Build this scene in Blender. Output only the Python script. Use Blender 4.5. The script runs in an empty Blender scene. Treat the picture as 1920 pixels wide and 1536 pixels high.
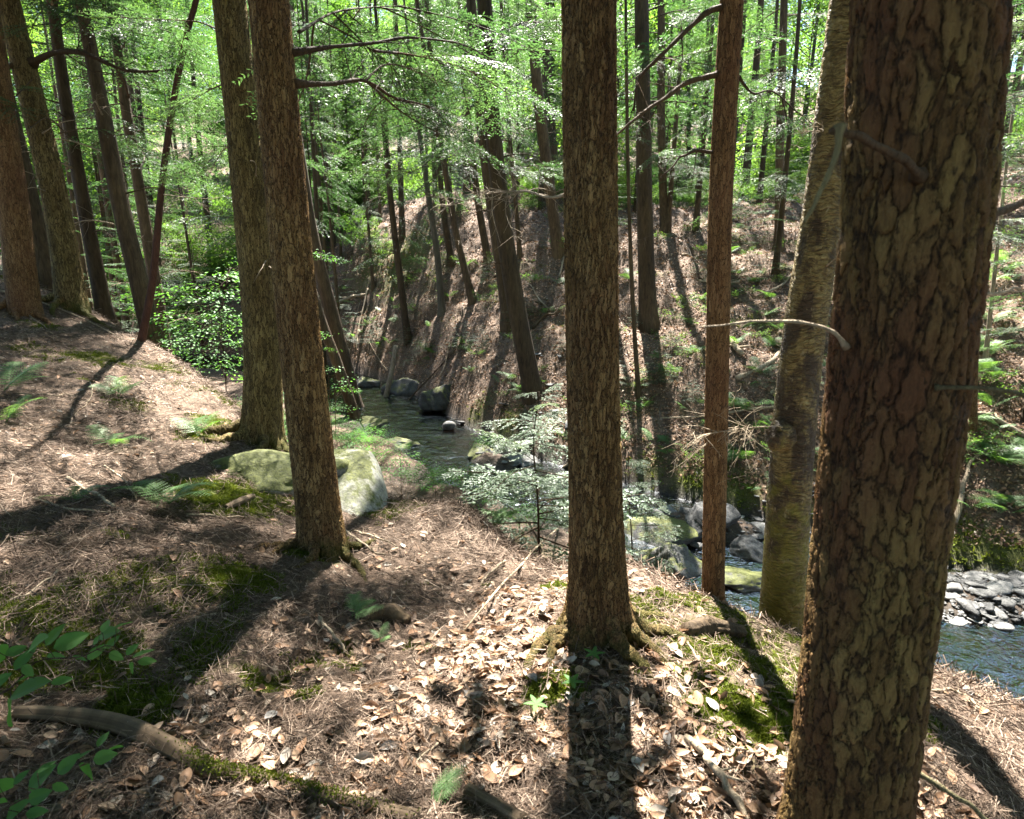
import bpy, math, random
import numpy as np
from mathutils import Vector, Matrix

random.seed(7)
RNG = np.random.default_rng(11)
scene = bpy.context.scene
COL = scene.collection

# ------------------------------------------------------------------ camera, sky, sun, exposure
PITCH = math.radians(13.0)
CAMZ = 1.6
FPX = 1100.0            # focal length in pixels of the 1920 px wide photograph
cam_data = bpy.data.cameras.new('camera')
cam_data.sensor_width = 36.0
cam_data.lens = 36.0 * FPX / 1920.0
cam_data.clip_start = 0.02
cam_data.clip_end = 2000.0
cam_data.dof.use_dof = True
cam_data.dof.focus_distance = 4.6
cam_data.dof.aperture_fstop = 4.5
cam = bpy.data.objects.new('camera', cam_data)
cam.location = (0, 0, CAMZ)
cam.rotation_euler = (math.pi / 2 - PITCH, 0, 0)
COL.objects.link(cam)
scene.camera = cam

SUN_EL, SUN_AZ = math.radians(57), math.radians(3)     # azimuth measured from +Y towards +X
world = bpy.data.worlds.new('World')
scene.world = world
world.use_nodes = True
wn = world.node_tree
wn.nodes.clear()
sky = wn.nodes.new('ShaderNodeTexSky')
sky.sky_type = 'NISHITA'
sky.sun_disc = False
sky.sun_elevation = SUN_EL
sky.sun_rotation = SUN_AZ
sky.air_density = 1.0
sky.dust_density = 0.5
bg = wn.nodes.new('ShaderNodeBackground')
bg.inputs['Strength'].default_value = 0.05
wo = wn.nodes.new('ShaderNodeOutputWorld')
wn.links.new(sky.outputs[0], bg.inputs[0])
wn.links.new(bg.outputs[0], wo.inputs[0])

sun_data = bpy.data.lights.new('sun', 'SUN')
sun_data.energy = 5.0
sun_data.angle = math.radians(0.5)
sun_data.color = (1.0, 0.95, 0.87)
sun = bpy.data.objects.new('sun', sun_data)
sdir = Vector((math.sin(SUN_AZ) * math.cos(SUN_EL), math.cos(SUN_AZ) * math.cos(SUN_EL), math.sin(SUN_EL)))
sun.rotation_euler = (-sdir).to_track_quat('-Z', 'Y').to_euler()
sun.location = (10, 30, 60)
COL.objects.link(sun)

scene.view_settings.view_transform = 'Standard'
scene.view_settings.look = 'None'
scene.view_settings.exposure = 3.5
scene.view_settings.gamma = 1.0
scene.cycles.max_bounces = 7
scene.cycles.diffuse_bounces = 4
scene.cycles.glossy_bounces = 2
scene.cycles.transmission_bounces = 5
scene.cycles.transparent_max_bounces = 6
scene.cycles.caustics_reflective = False
scene.cycles.caustics_refractive = False
scene.cycles.sample_clamp_indirect = 6.0

# ------------------------------------------------------------------ picking helpers
CP, SP = math.cos(PITCH), math.sin(PITCH)

def ray(px, py):
    u = (px - 960.0) / FPX
    v = (768.0 - py) / FPX
    return np.array([u, CP + v * SP, -SP + v * CP])

def at(px, py, y):
    """world point of a photo pixel at a distance y ahead"""
    d = ray(px, py)
    t = y / d[1]
    return np.array([d[0] * t, y, CAMZ + d[2] * t])

def depth_of(p):
    return p[1] * CP - (p[2] - CAMZ) * SP

# ------------------------------------------------------------------ numpy noise
def _h(i, j, s):
    v = np.sin(i * 127.1 + j * 311.7 + s * 74.7) * 43758.5453
    return v - np.floor(v)

def vnoise(x, y, s=0):
    x = np.asarray(x, float); y = np.asarray(y, float)
    i = np.floor(x); j = np.floor(y)
    fx = x - i; fy = y - j
    fx = fx * fx * (3 - 2 * fx); fy = fy * fy * (3 - 2 * fy)
    a = _h(i, j, s); b = _h(i + 1, j, s); c = _h(i, j + 1, s); d = _h(i + 1, j + 1, s)
    return (a + (b - a) * fx) * (1 - fy) + (c + (d - c) * fx) * fy

def fbm(x, y, s=0, o=4):
    r = 0; a = 1; t = 0
    for k in range(o):
        r = r + a * vnoise(x * 2 ** k + 13.7 * k, y * 2 ** k - 7.3 * k, s + k); t += a; a *= 0.5
    return r / t

# ------------------------------------------------------------------ terrain
class TPS:
    def __init__(self, pts, lam=1e-3):
        p = np.array(pts, float)
        self.c = p[:, :2]
        n = len(p)
        K = self.phi(self.c, self.c) + lam * np.eye(n)
        P = np.c_[np.ones(n), self.c]
        A = np.zeros((n + 3, n + 3))
        A[:n, :n] = K; A[:n, n:] = P; A[n:, :n] = P.T
        self.w = np.linalg.solve(A, np.r_[p[:, 2], np.zeros(3)])

    @staticmethod
    def phi(a, b):
        d2 = ((a[:, None, :] - b[None, :, :]) ** 2).sum(-1)
        return 0.5 * d2 * np.log(d2 + 1e-9)

    def __call__(self, x, y):
        out = np.empty(x.shape)
        q = np.c_[x.ravel(), y.ravel()]
        o = np.empty(len(q))
        for k in range(0, len(q), 20000):
            s = q[k:k + 20000]
            o[k:k + 20000] = self.phi(s, self.c) @ self.w[:-3] + self.w[-3] + s @ self.w[-2:]
        out.ravel()[:] = o
        return out.reshape(x.shape)

crest_px = [(-260, 465, 11), (0, 500, 9.5), (160, 570, 9.0), (300, 640, 8.3), (430, 744, 7.0), (520, 825, 6.0), (690, 915, 5.2),
            (860, 930, 4.8), (960, 1020, 4.1), (1060, 1050, 3.8), (1200, 1052, 3.6), (1400, 1140, 3.3), (1530, 1190, 3.0),
            (1730, 1232, 2.8), (1920, 1310, 2.5)]
crest = [tuple(at(*c)) for c in crest_px]
crest += [(4.2, 1.5, -0.8), (9, -1, -1.0), (40, -12, -1.0)]
crest = [(-60, 30, 3.0), (-24, 16, 2.6)] + crest
CR = np.array(crest)
near_pts = crest[1:-1] + [(0, 1.4, 0), (-1.5, 1.4, .12), (1.2, 1.4, -.1), (1.9, 1.5, -.25), (-3, 1.5, .4), (0, 0, .05), (0, -4, .3),
            (-8, -4, 1.4), (6, -4, -.3), (-2.0, 2.4, .22), (-1.9, 3.45, 0.03), (-4, 5, .30), (-5.3, 6, .62), (-6, 3, .9),
            (-12, 6, 1.8), (-.5, 2.4, -.1), (-1.1, 3.5, -.2), (.36, 2.5, -.06), (.2, 3.2, -.2), (-.4, 3.4, -.3), (1.1, 2.4, -.14),
            (-20, 0, 2.6), (-2.9, 5.6, .05)]
near_tps = TPS(near_pts, 2e-3)

far_edge = np.array([(-60, 42), (-30, 30), (-14, 24.0), (-6, 20.3), (-3.2, 17.0), (-1.2, 13.2), (.5, 10.6), (2.2, 9.2), (3.6, 8.2), (5.6, 6.7),
                     (9, 5.2), (14, 3.0), (40, -6)], float)

def Wl(x):
    return np.clip(-1.8 - 0.035 * x, -2.1, -1.55)

fe = [(x, y, float(Wl(np.array(x))) + .04) for x, y in far_edge[1:-1]]
far_pts = fe + [(0, 22, 3.3), (-3.6, 24, 3.9), (-8.6, 28, 3.3), (-9, 24.5, .9), (-18, 34, 3), (8.9, 20, 3.4), (4, 21, 3.3), (9.5, 11, .85),
                (14, 15, 3.2), (20, 12, 4), (0, 16, .85), (3.2, 14, .7), (6.5, 12, .5), (-2.5, 20.5, 1.7), (0, 13, -.75), (0, 32, 4.3),
                (-10, 40, 5), (12, 32, 4.8), (0, 55, 10), (20, 50, 11), (-30, 60, 11), (30, 30, 8), (0, 100, 28), (60, 90, 28), (-60, 100, 28),
                (-40, 45, 7), (50, 10, 10), (7.6, 8.2, -.7), (11, 7.5, -.2), (2.0, 11, -.9), (4.6, 9.6, -.75), (60, 40, 18)]
far_tps = TPS(far_pts, 5e-2)

def seg_dist(x, y, poly):
    d = np.full(x.shape, 1e9)
    for (ax, ay), (bx, by) in zip(poly[:-1, :2], poly[1:, :2]):
        vx, vy = bx - ax, by - ay
        t = np.clip(((x - ax) * vx + (y - ay) * vy) / (vx * vx + vy * vy), 0, 1)
        d = np.minimum(d, np.hypot(x - ax - t * vx, y - ay - t * vy))
    return d

def smax(a, b, k):
    return 0.5 * (a + b + np.sqrt((a - b) ** 2 + k * k))

def crest_d(x, y):
    yc = np.interp(x, CR[:, 0], CR[:, 1])
    return np.where(y > yc, 1, -1) * seg_dist(x, y, CR), yc

def H(x, y):
    x = np.atleast_1d(np.asarray(x, float)); y = np.atleast_1d(np.asarray(y, float))
    dn, yc = crest_d(x, y)
    zn = near_tps(np.clip(x, -24, 9), np.clip(np.minimum(y, yc), -4, 30))
    zn = zn - 0.95 * 0.5 * (dn + np.sqrt(dn * dn + .04))
    yf = np.interp(x, far_edge[:, 0], far_edge[:, 1])
    df = np.where(y > yf, 1, -1) * seg_dist(x, y, far_edge)
    zf = far_tps(np.clip(x, -60, 60), np.clip(np.maximum(y, yf), -2, 100))
    zf = zf + .13 * (1 - np.exp(-np.maximum(df, 0) / .12)) - 1.3 * 0.5 * (-df + np.sqrt(df * df + .01))
    bed = Wl(x) - .22 + .25 * (fbm(x * 1.7, y * 1.7, 31, 3) - .5)
    bed = bed + .42 * np.exp(-(((x - 5.3) / 1.5) ** 2 + ((y - 6.0) / .75) ** 2)) \
              + .40 * np.exp(-(((x - 2.7) / 1.0) ** 2 + ((y - 7.7) / .6) ** 2)) \
              + .38 * np.exp(-(((x + .3) / .6) ** 2 + ((y - 10.3) / .6) ** 2))
    wst = np.interp(x, [-14, -6, -1, 1.2, 2.6, 4.5], [2.6, 2.5, 2.2, 2.3, 3.3, 6.0])
    q = wst + .35 * (fbm(x * 1.1, y * 1.1, 55, 2) - .5) - np.where(df < 0, -df, 0)
    bench = Wl(x) + .17 + .22 * (fbm(x * 1.3, y * 1.3, 57, 3) - .5) - .75 * (q + np.sqrt(q * q + .03)) - np.where(df > 0, 3, 0)
    z = smax(smax(zn, zf, .05), smax(bed, bench, .05), .06)
    fb = np.clip(df / 1.5, 0, 1) * np.clip(2.2 - df / 16, 0, 1)
    z = z + fb * ((fbm(x * 2.3, y * 2.3, 61, 3) - .5) * .34 + .10 * np.maximum(0, np.sin(z * 9 + 3 * fbm(x * .8, y * .8, 63, 2))) )
    wet = np.exp(-np.maximum(z - (Wl(x) + .1), 0) * 3)
    amp = 1 - .6 * wet
    near = np.clip(1 - (np.hypot(x, y) - 6) / 20, 0, 1)
    z = z + amp * ((fbm(x * .9, y * .9, 3, 3) - .5) * (.16 + .5 * (df > 0) * np.clip(df / 2, 0, 1)) + (fbm(x * 5, y * 5, 8, 3) - .5) * .10 + near * (fbm(x * 18, y * 18, 9, 2) - .5) * .03)
    return z

def h1(x, y):
    return float(H(x, y)[0])

def G(px, py, tmax=90):
    """where a photo pixel's ray meets the terrain"""
    d = ray(px, py)
    t = np.geomspace(.8, tmax, 900)
    p = d[None] * t[:, None] + np.array([0, 0, CAMZ])
    below = p[:, 2] < H(p[:, 0], p[:, 1])
    if not below.any():
        return p[-1]
    k = int(np.argmax(below))
    return p[k]

# ------------------------------------------------------------------ mesh helpers
def build(name, V, F, mat, parent=None, loc=None, tone=None, smooth=True, extra=None):
    V = np.asarray(V, float)
    if isinstance(F, np.ndarray):
        F = [F]
    F = [np.asarray(f, np.int32) for f in F if len(f)]
    me = bpy.data.meshes.new(name)
    me.vertices.add(len(V))
    me.vertices.foreach_set('co', V.astype(np.float32).ravel())
    idx = np.concatenate([f.ravel() for f in F])
    tot = np.concatenate([np.full(len(f), f.shape[1], np.int32) for f in F])
    st = np.concatenate([[0], np.cumsum(tot)[:-1]]).astype(np.int32)
    me.loops.add(len(idx))
    me.loops.foreach_set('vertex_index', idx.astype(np.int32))
    me.polygons.add(len(tot))
    me.polygons.foreach_set('loop_start', st)
    me.polygons.foreach_set('use_smooth', np.full(len(tot), bool(smooth)))
    if tone is not None:
        a = me.attributes.new('tone', 'FLOAT', 'FACE')
        a.data.foreach_set('value', np.asarray(tone, np.float32))
    if extra is not None:
        for k, v in extra.items():
            a = me.attributes.new(k, 'FLOAT', 'POINT')
            a.data.foreach_set('value', np.asarray(v, np.float32))
    me.update(calc_edges=True)
    me.materials.append(mat)
    o = bpy.data.objects.new(name, me)
    COL.objects.link(o)
    if parent is not None:
        o.parent = parent
    if loc is not None:
        o.location = loc
    return o

def thing(name, label, cat, loc, group=None, rz=0.0):
    o = bpy.data.objects.new(name, None)
    o.empty_display_size = .1
    COL.objects.link(o)
    o.location = tuple(loc)
    o.rotation_euler = (0, 0, rz)
    tag(o, label, cat, group)
    return o

def tag(o, label, cat, group=None, kind=None):
    o['label'] = label
    o['category'] = cat
    if group:
        o['group'] = group
    if kind:
        o['kind'] = kind

def struct(o):
    o['kind'] = 'structure'
    return o

class MB:
    """collects vertices and faces of ONE mesh"""
    def __init__(self):
        self.v = []; self.f = {}; self.t = {}; self.n = 0
    def add(self, V, F, tone=0.5):
        V = np.asarray(V, float); F = np.asarray(F, int)
        self.v.append(V)
        k = F.shape[1]
        self.f.setdefault(k, []).append(F + self.n)
        self.t.setdefault(k, []).append(np.broadcast_to(np.asarray(tone, float), (len(F),)))
        self.n += len(V)
    def tube(self, pts, rad, n=6, cap=True, tone=.5):
        V, F, caps = tube(pts, rad, n)
        self.add(V, F, tone)
        if cap:
            base = self.n - len(V)
            self.f.setdefault(n, []).append(np.array([np.arange(n)[::-1], np.arange(len(V) - n, len(V))]) + base)
            self.t.setdefault(n, []).append(np.full(2, tone))
    def build(self, name, mat, parent=None, loc=None, smooth=True):
        V = np.concatenate(self.v)
        ks = sorted(self.f)
        F = [np.concatenate(self.f[k]) for k in ks]
        T = np.concatenate([np.concatenate(self.t[k]) for k in ks])
        return build(name, V, F, mat, parent, loc, T, smooth)

def frames(pts):
    pts = np.asarray(pts, float)
    tg = np.gradient(pts, axis=0)
    tg /= np.linalg.norm(tg, axis=1)[:, None] + 1e-12
    ref = np.array([1., 0, 0]) if abs(tg[0] @ np.array([1., 0, 0])) < .9 else np.array([0, 1., 0])
    A = np.empty_like(pts); B = np.empty_like(pts)
    a = ref - tg[0] * (ref @ tg[0]); a /= np.linalg.norm(a)
    for i in range(len(pts)):
        a = a - tg[i] * (a @ tg[i]); a /= np.linalg.norm(a) + 1e-12
        A[i] = a; B[i] = np.cross(tg[i], a)
    return A, B, tg

def tube(pts, rad, n=6):
    pts = np.asarray(pts, float)
    rad = np.broadcast_to(np.asarray(rad, float), (len(pts),))
    A, B, _ = frames(pts)
    th = np.arange(n) * 2 * np.pi / n
    V = pts[:, None] + rad[:, None, None] * (np.cos(th)[None, :, None] * A[:, None] + np.sin(th)[None, :, None] * B[:, None])
    m = len(pts)
    i = np.arange(m - 1)[:, None] * n; j = np.arange(n)[None]; j2 = (j + 1) % n
    F = np.stack([i + j, i + j2, i + n + j2, i + n + j], -1).reshape(-1, 4)
    return V.reshape(-1, 3), F, None

def spline(pts, n):
    """Catmull-Rom through pts, n samples"""
    p = np.asarray(pts, float)
    if len(p) == 2:
        t = np.linspace(0, 1, n)[:, None]
        return p[0] * (1 - t) + p[1] * t
    q = np.vstack([2 * p[0] - p[1], p, 2 * p[-1] - p[-2]])
    L = np.r_[0, np.cumsum(np.linalg.norm(np.diff(p, axis=0), axis=1))]
    s = np.linspace(0, L[-1], n)
    k = np.clip(np.searchsorted(L, s, side='right') - 1, 0, len(p) - 2)
    t = ((s - L[k]) / (L[k + 1] - L[k]))[:, None]
    a, b, c, d = q[k], q[k + 1], q[k + 2], q[k + 3]
    return .5 * (2 * b + (c - a) * t + (2 * a - 5 * b + 4 * c - d) * t ** 2 + (3 * b - a - 3 * c + d) * t ** 3)

def rotz(a):
    c, s = math.cos(a), math.sin(a)
    return np.array([[c, -s, 0], [s, c, 0], [0, 0, 1]])

def wobble(n, amp, seed, freq=3.0):
    t = np.linspace(0, freq, n)
    return np.stack([vnoise(t, np.full(n, seed * 3.1 + k * 17.0), 50 + k) - .5 for k in range(3)], -1) * amp * 2

# ------------------------------------------------------------------ materials
class Mat:
    def __init__(self, name):
        self.m = bpy.data.materials.new(name)
        self.m.use_nodes = True
        self.t = self.m.node_tree
        self.t.nodes.clear()
        self.out = self.t.nodes.new('ShaderNodeOutputMaterial')
    def n(self, typ, props=None, **inp):
        nd = self.t.nodes.new('ShaderNode' + typ)
        for k, v in (props or {}).items():
            setattr(nd, k, v)
        for k, v in inp.items():
            key = int(k[1:]) if k[0] == '_' and k[1:].isdigit() else k.replace('_', ' ')
            s = nd.inputs[key]
            if isinstance(v, bpy.types.NodeSocket):
                self.t.links.new(v, s)
            elif isinstance(v, bpy.types.Node):
                self.t.links.new(v.outputs[0], s)
            else:
                if isinstance(v, tuple) and len(v) == 3 and s.type == 'RGBA':
                    v = v + (1,)
                s.default_value = v
        return nd
    def math(self, op, a, b=0.0, clamp=False):
        return self.n('Math', {'operation': op, 'use_clamp': clamp}, _0=a, _1=b).outputs[0]
    def ramp(self, fac, stops, interp='LINEAR'):
        nd = self.t.nodes.new('ShaderNodeValToRGB')
        nd.color_ramp.interpolation = interp
        e = nd.color_ramp.elements
        while len(e) < len(stops):
            e.new(.5)
        for k, (p, c) in zip(range(len(stops)), stops):
            e[k].position = p
            e[k].color = (c if isinstance(c, tuple) else (c, c, c)) + (1,)
        self.t.links.new(fac, nd.inputs[0])
        return nd.outputs[0]
    def mix(self, fac, a, b, blend='MIX'):
        nd = self.t.nodes.new('ShaderNodeMix')
        nd.data_type = 'RGBA'; nd.blend_type = blend
        for s, v in ((nd.inputs[0], fac), (nd.inputs[6], a), (nd.inputs[7], b)):
            if isinstance(v, bpy.types.NodeSocket):
                self.t.links.new(v, s)
            else:
                s.default_value = v if not isinstance(v, tuple) else v + (1,)
        return nd.outputs[2]
    def map(self, vec, scale=(1, 1, 1), loc=(0, 0, 0)):
        return self.n('Mapping', None, Vector=vec, Scale=scale, Location=loc).outputs[0]
    def noise(self, vec, scale, detail=3, rough=.55, dist=0.0):
        nd = self.n('TexNoise', None, Vector=vec, Scale=scale, Detail=detail, Roughness=rough, Distortion=dist)
        return nd.outputs[0]
    def voro(self, vec, scale, feature='DISTANCE_TO_EDGE', rnd=1.0, out=0):
        nd = self.n('TexVoronoi', {'feature': feature}, Vector=vec, Scale=scale, Randomness=rnd)
        return nd.outputs[out]
    def obj(self):
        return self.n('TexCoord').outputs['Object']
    def geo(self, k='Position'):
        return self.n('NewGeometry').outputs[k]
    def attr(self, name):
        return self.n('Attribute', {'attribute_name': name}).outputs['Fac']
    def rnd(self):
        return self.n('ObjectInfo').outputs['Random']
    def surf(self, sock):
        self.t.links.new(sock, self.out.inputs['Surface'])
    def bump(self, h, strength=.5, dist=.02):
        return self.n('Bump', None, Height=h, Strength=strength, Distance=dist).outputs[0]
    def principled(self, col, rough=.8, normal=None, **kw):
        nd = self.n('BsdfPrincipled', None, Base_Color=col, Roughness=rough, **kw)
        if normal is not None:
            self.t.links.new(normal, nd.inputs['Normal'])
        return nd.outputs[0]

def bark_mat(name, sc=26, zs=.25, disp=.012, plate=((.03, .02, .012), (.06, .042, .024), (.10, .08, .045)), crack=(.009, .006, .004), red=0.0, moss=0.0, fine=.35, wide=.22, distort=.03, rlo=.45):
    M = Mat(name)
    co = M.obj()
    def warp(scale, amt):
        w = M.n('TexNoise', None, Vector=M.map(co, (1, 1, .45)), Scale=scale, Detail=4.0).outputs[1]
        return M.n('VectorMath', {'operation': 'SCALE'}, _0=M.n('VectorMath', {'operation': 'SUBTRACT'}, _0=w, _1=(.5, .5, .5)).outputs[0], Scale=amt).outputs[0]
    wv = M.n('VectorMath', {'operation': 'ADD'}, _0=warp(sc * .35, distort * 2.2), _1=warp(sc * 1.6, distort * .9)).outputs[0]
    v = M.map(M.n('VectorMath', {'operation': 'ADD'}, _0=co, _1=wv).outputs[0], (1, 1, zs))
    e1 = M.voro(v, sc)
    e2 = M.voro(M.map(v, (1, 1, 1.5), (3, 1, 7)), sc * 2.2)
    # the cracks are open in places and closed in others
    gap = M.ramp(M.noise(M.map(co, (1, 1, .5)), sc * .5, 3), [(.35, .25), (.65, 1.0)])
    g1 = M.math('DIVIDE', e1, M.math('MULTIPLY', gap, wide))
    s1 = M.n('MapRange', {'interpolation_type': 'SMOOTHSTEP'}, Value=g1).outputs[0]
    s2 = M.ramp(e2, [(0, 0.0), (.12, .6), (.32, 1.0)])
    fn = M.noise(M.map(co, (1, 1, .3)), sc * 3.5, 6, .7)
    fib = M.noise(M.map(co, (1, 1, .12)), sc * 5, 3, .6)
    h = M.math('ADD', M.math('MULTIPLY', s1, .55), M.math('ADD', M.math('MULTIPLY', s2, .16), M.math('ADD', M.math('MULTIPLY', fn, fine), M.math('MULTIPLY', fib, .2))))
    cell = M.n('TexVoronoi', {'feature': 'F1'}, Vector=v, Scale=sc).outputs['Color']
    cv = M.n('SeparateColor', None, Color=cell).outputs[0]
    big = M.noise(M.map(co, (1, 1, .5)), 6.0, 4)
    tone = M.math('ADD', M.math('MULTIPLY', cv, .28), M.math('ADD', M.math('MULTIPLY', big, .5), M.math('MULTIPLY', fn, .5)))
    col = M.ramp(tone, [(.42, plate[0]), (.62, plate[1]), (.85, plate[2])])
    if red > 0:
        rmask = M.ramp(M.noise(M.map(co, (1, 1, .5)), 3.0, 4), [(rlo, 0.0), (rlo + .22, red)])
        col = M.mix(rmask, col, M.mix(fn, (.03, .012, .006), (.15, .062, .03)))
    crk = M.ramp(h, [(.40, 1.0), (.80, 0.0)])
    col = M.mix(M.math('MULTIPLY', crk, .95), col, crack)
    if moss > 0:
        z = M.n('SeparateXYZ', None, Vector=co).outputs[2]
        mm = M.math('ADD', M.math('MULTIPLY', z, -1.1 / moss), M.math('MULTIPLY', M.noise(co, 9.0, 5, .7), 1.9))
        mm = M.ramp(mm, [(.55, 0.0), (1.0, 1.0)])
        col = M.mix(M.math('MULTIPLY', mm, .7), col, M.mix(fn, (.02, .025, .003), (.06, .07, .01)))
    vr = M.math('ADD', M.math('MULTIPLY', M.rnd(), .4), .8)
    col = M.mix(1.0, col, M.n('CombineColor', None, Red=vr, Green=vr, Blue=vr).outputs[0], 'MULTIPLY')
    bm = M.bump(M.noise(M.map(co, (1, 1, .4)), sc * 9, 4, .7), .6, .004)
    M.surf(M.principled(col, .85, bm, **{'Specular_IOR_Level': .2}))
    d = M.n('Displacement', None, Height=h, Midlevel=.8, Scale=disp)
    M.t.links.new(d.outputs[0], M.out.inputs['Displacement'])
    M.m.displacement_method = 'BOTH'
    return M.m

def plain_bark(name, col=(.075, .055, .04), col2=(.03, .022, .017), sc=30):
    M = Mat(name)
    co = M.obj()
    v = M.map(co, (1, 1, .22))
    n = M.noise(v, sc, 4, .65, .5)
    b = M.noise(M.map(co, (1, 1, .4)), 2.2, 3)
    t = M.math('ADD', M.math('MULTIPLY', n, .7), M.math('MULTIPLY', b, .5))
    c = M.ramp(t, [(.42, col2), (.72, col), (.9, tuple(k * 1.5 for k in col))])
    vr = M.math('ADD', M.math('MULTIPLY', M.rnd(), .6), .7)
    c = M.mix(1.0, c, M.n('CombineColor', None, Red=vr, Green=vr, Blue=vr).outputs[0], 'MULTIPLY')
    M.surf(M.principled(c, .85, M.bump(n, .9, .02), **{'Specular_IOR_Level': .25}))
    return M.m

def birch_mat():
    M = Mat('yellow birch bark')
    co = M.obj()
    wv = M.n('VectorMath', {'operation': 'SCALE'}, _0=M.n('TexNoise', None, Vector=co, Scale=6.0, Detail=4.0).outputs[1], Scale=.11).outputs[0]
    v = M.n('VectorMath', {'operation': 'ADD'}, _0=co, _1=wv).outputs[0]
    ln = M.noise(M.map(v, (1, 1, 4.5)), 19.0, 6, .75, .5)             # horizontal curls of peeling bark
    ln2 = M.noise(M.map(v, (1, 1, 12)), 26.0, 3, .7)
    strip = M.ramp(M.voro(M.map(v, (1, 1, 2.6)), 13.0), [(0, 0.0), (.16, 1.0)])      # edges of loose plates
    pat = M.noise(M.map(co, (1, 1, .55)), 6.0, 5, .65)
    col = M.ramp(ln, [(.34, (.025, .015, .006)), (.45, (.11, .075, .026)), (.57, (.21, .16, .06)), (.72, (.36, .31, .16))])
    dark = M.ramp(pat, [(.46, 0.0), (.57, .9)])
    col = M.mix(dark, col, M.mix(ln2, (.012, .008, .005), (.055, .033, .02)))
    flake = M.ramp(M.noise(M.map(v, (1, 1, .6)), 19.0, 4, .7), [(.62, 0.0), (.68, .8)])
    col = M.mix(flake, col, (.24, .20, .12))
    z = M.n('SeparateXYZ', None, Vector=co).outputs[2]
    mm = M.math('ADD', M.math('MULTIPLY', z, -.40), M.math('MULTIPLY', M.noise(co, 6.0, 6, .72), 2.1))
    mm = M.ramp(mm, [(.55, 0.0), (.85, 1.0)])
    col = M.mix(M.math('MULTIPLY', mm, .65), col, M.mix(ln, (.03, .03, .002), (.30, .27, .03)))
    h = M.math('ADD', M.math('MULTIPLY', ln, .6), M.math('ADD', M.math('MULTIPLY', ln2, .3), M.math('ADD', M.math('MULTIPLY', pat, -.9), M.math('MULTIPLY', strip, .3))))
    M.surf(M.principled(col, .6, M.bump(h, .8, .012), **{'Specular_IOR_Level': .3}))
    d = M.n('Displacement', None, Height=h, Midlevel=.2, Scale=.013)
    M.t.links.new(d.outputs[0], M.out.inputs['Displacement'])
    M.m.displacement_method = 'BOTH'
    return M.m

def leaf_mat(name, stops, trans=.5, tcol=(1.25, 1.25, .6), rough=.45, spec=.35):
    M = Mat(name)
    t = M.attr('tone')
    r = M.rnd()
    k = M.math('ADD', M.math('MULTIPLY', t, .8), M.math('MULTIPLY', r, .2))
    c = M.ramp(k, stops)
    p = M.principled(c, rough, None, **{'Specular_IOR_Level': spec})
    tc = M.mix(1.0, c, tcol, 'MULTIPLY')
    tr = M.n('BsdfTranslucent', None, Color=tc).outputs[0]
    mx = M.n('MixShader', None, Fac=trans)
    M.t.links.new(p, mx.inputs[1]); M.t.links.new(tr, mx.inputs[2])
    M.surf(mx.outputs[0])
    return M.m

def dead_leaf_mat():
    M = Mat('dry leaf')
    t = M.attr('tone')
    c = M.ramp(t, [(0, (.075, .045, .03)), (.25, (.20, .115, .065)), (.5, (.36, .21, .12)), (.72, (.42, .30, .20)), (.86, (.40, .35, .29)), (1, (.23, .21, .19))])
    n = M.noise(M.geo(), 60.0, 3)
    c = M.mix(1.0, c, M.ramp(n, [(.3, .65), (.7, 1.1)]), 'MULTIPLY')
    p = M.principled(c, .6, M.bump(n, .3, .003), **{'Specular_IOR_Level': .3})
    tr = M.n('BsdfTranslucent', None, Color=c).outputs[0]
    mx = M.n('MixShader', None, Fac=.18)
    M.t.links.new(p, mx.inputs[1]); M.t.links.new(tr, mx.inputs[2])
    M.surf(mx.outputs[0])
    return M.m

def tone_mat(name, stops, rough=.8, nscale=40.0):
    M = Mat(name)
    t = M.attr('tone')
    c = M.ramp(t, stops)
    n = M.noise(M.geo(), nscale, 4)
    c = M.mix(1.0, c, M.ramp(n, [(.25, .6), (.75, 1.25)]), 'MULTIPLY')
    M.surf(M.principled(c, rough, M.bump(n, .5, .004), **{'Specular_IOR_Level': .25}))
    return M.m

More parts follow.
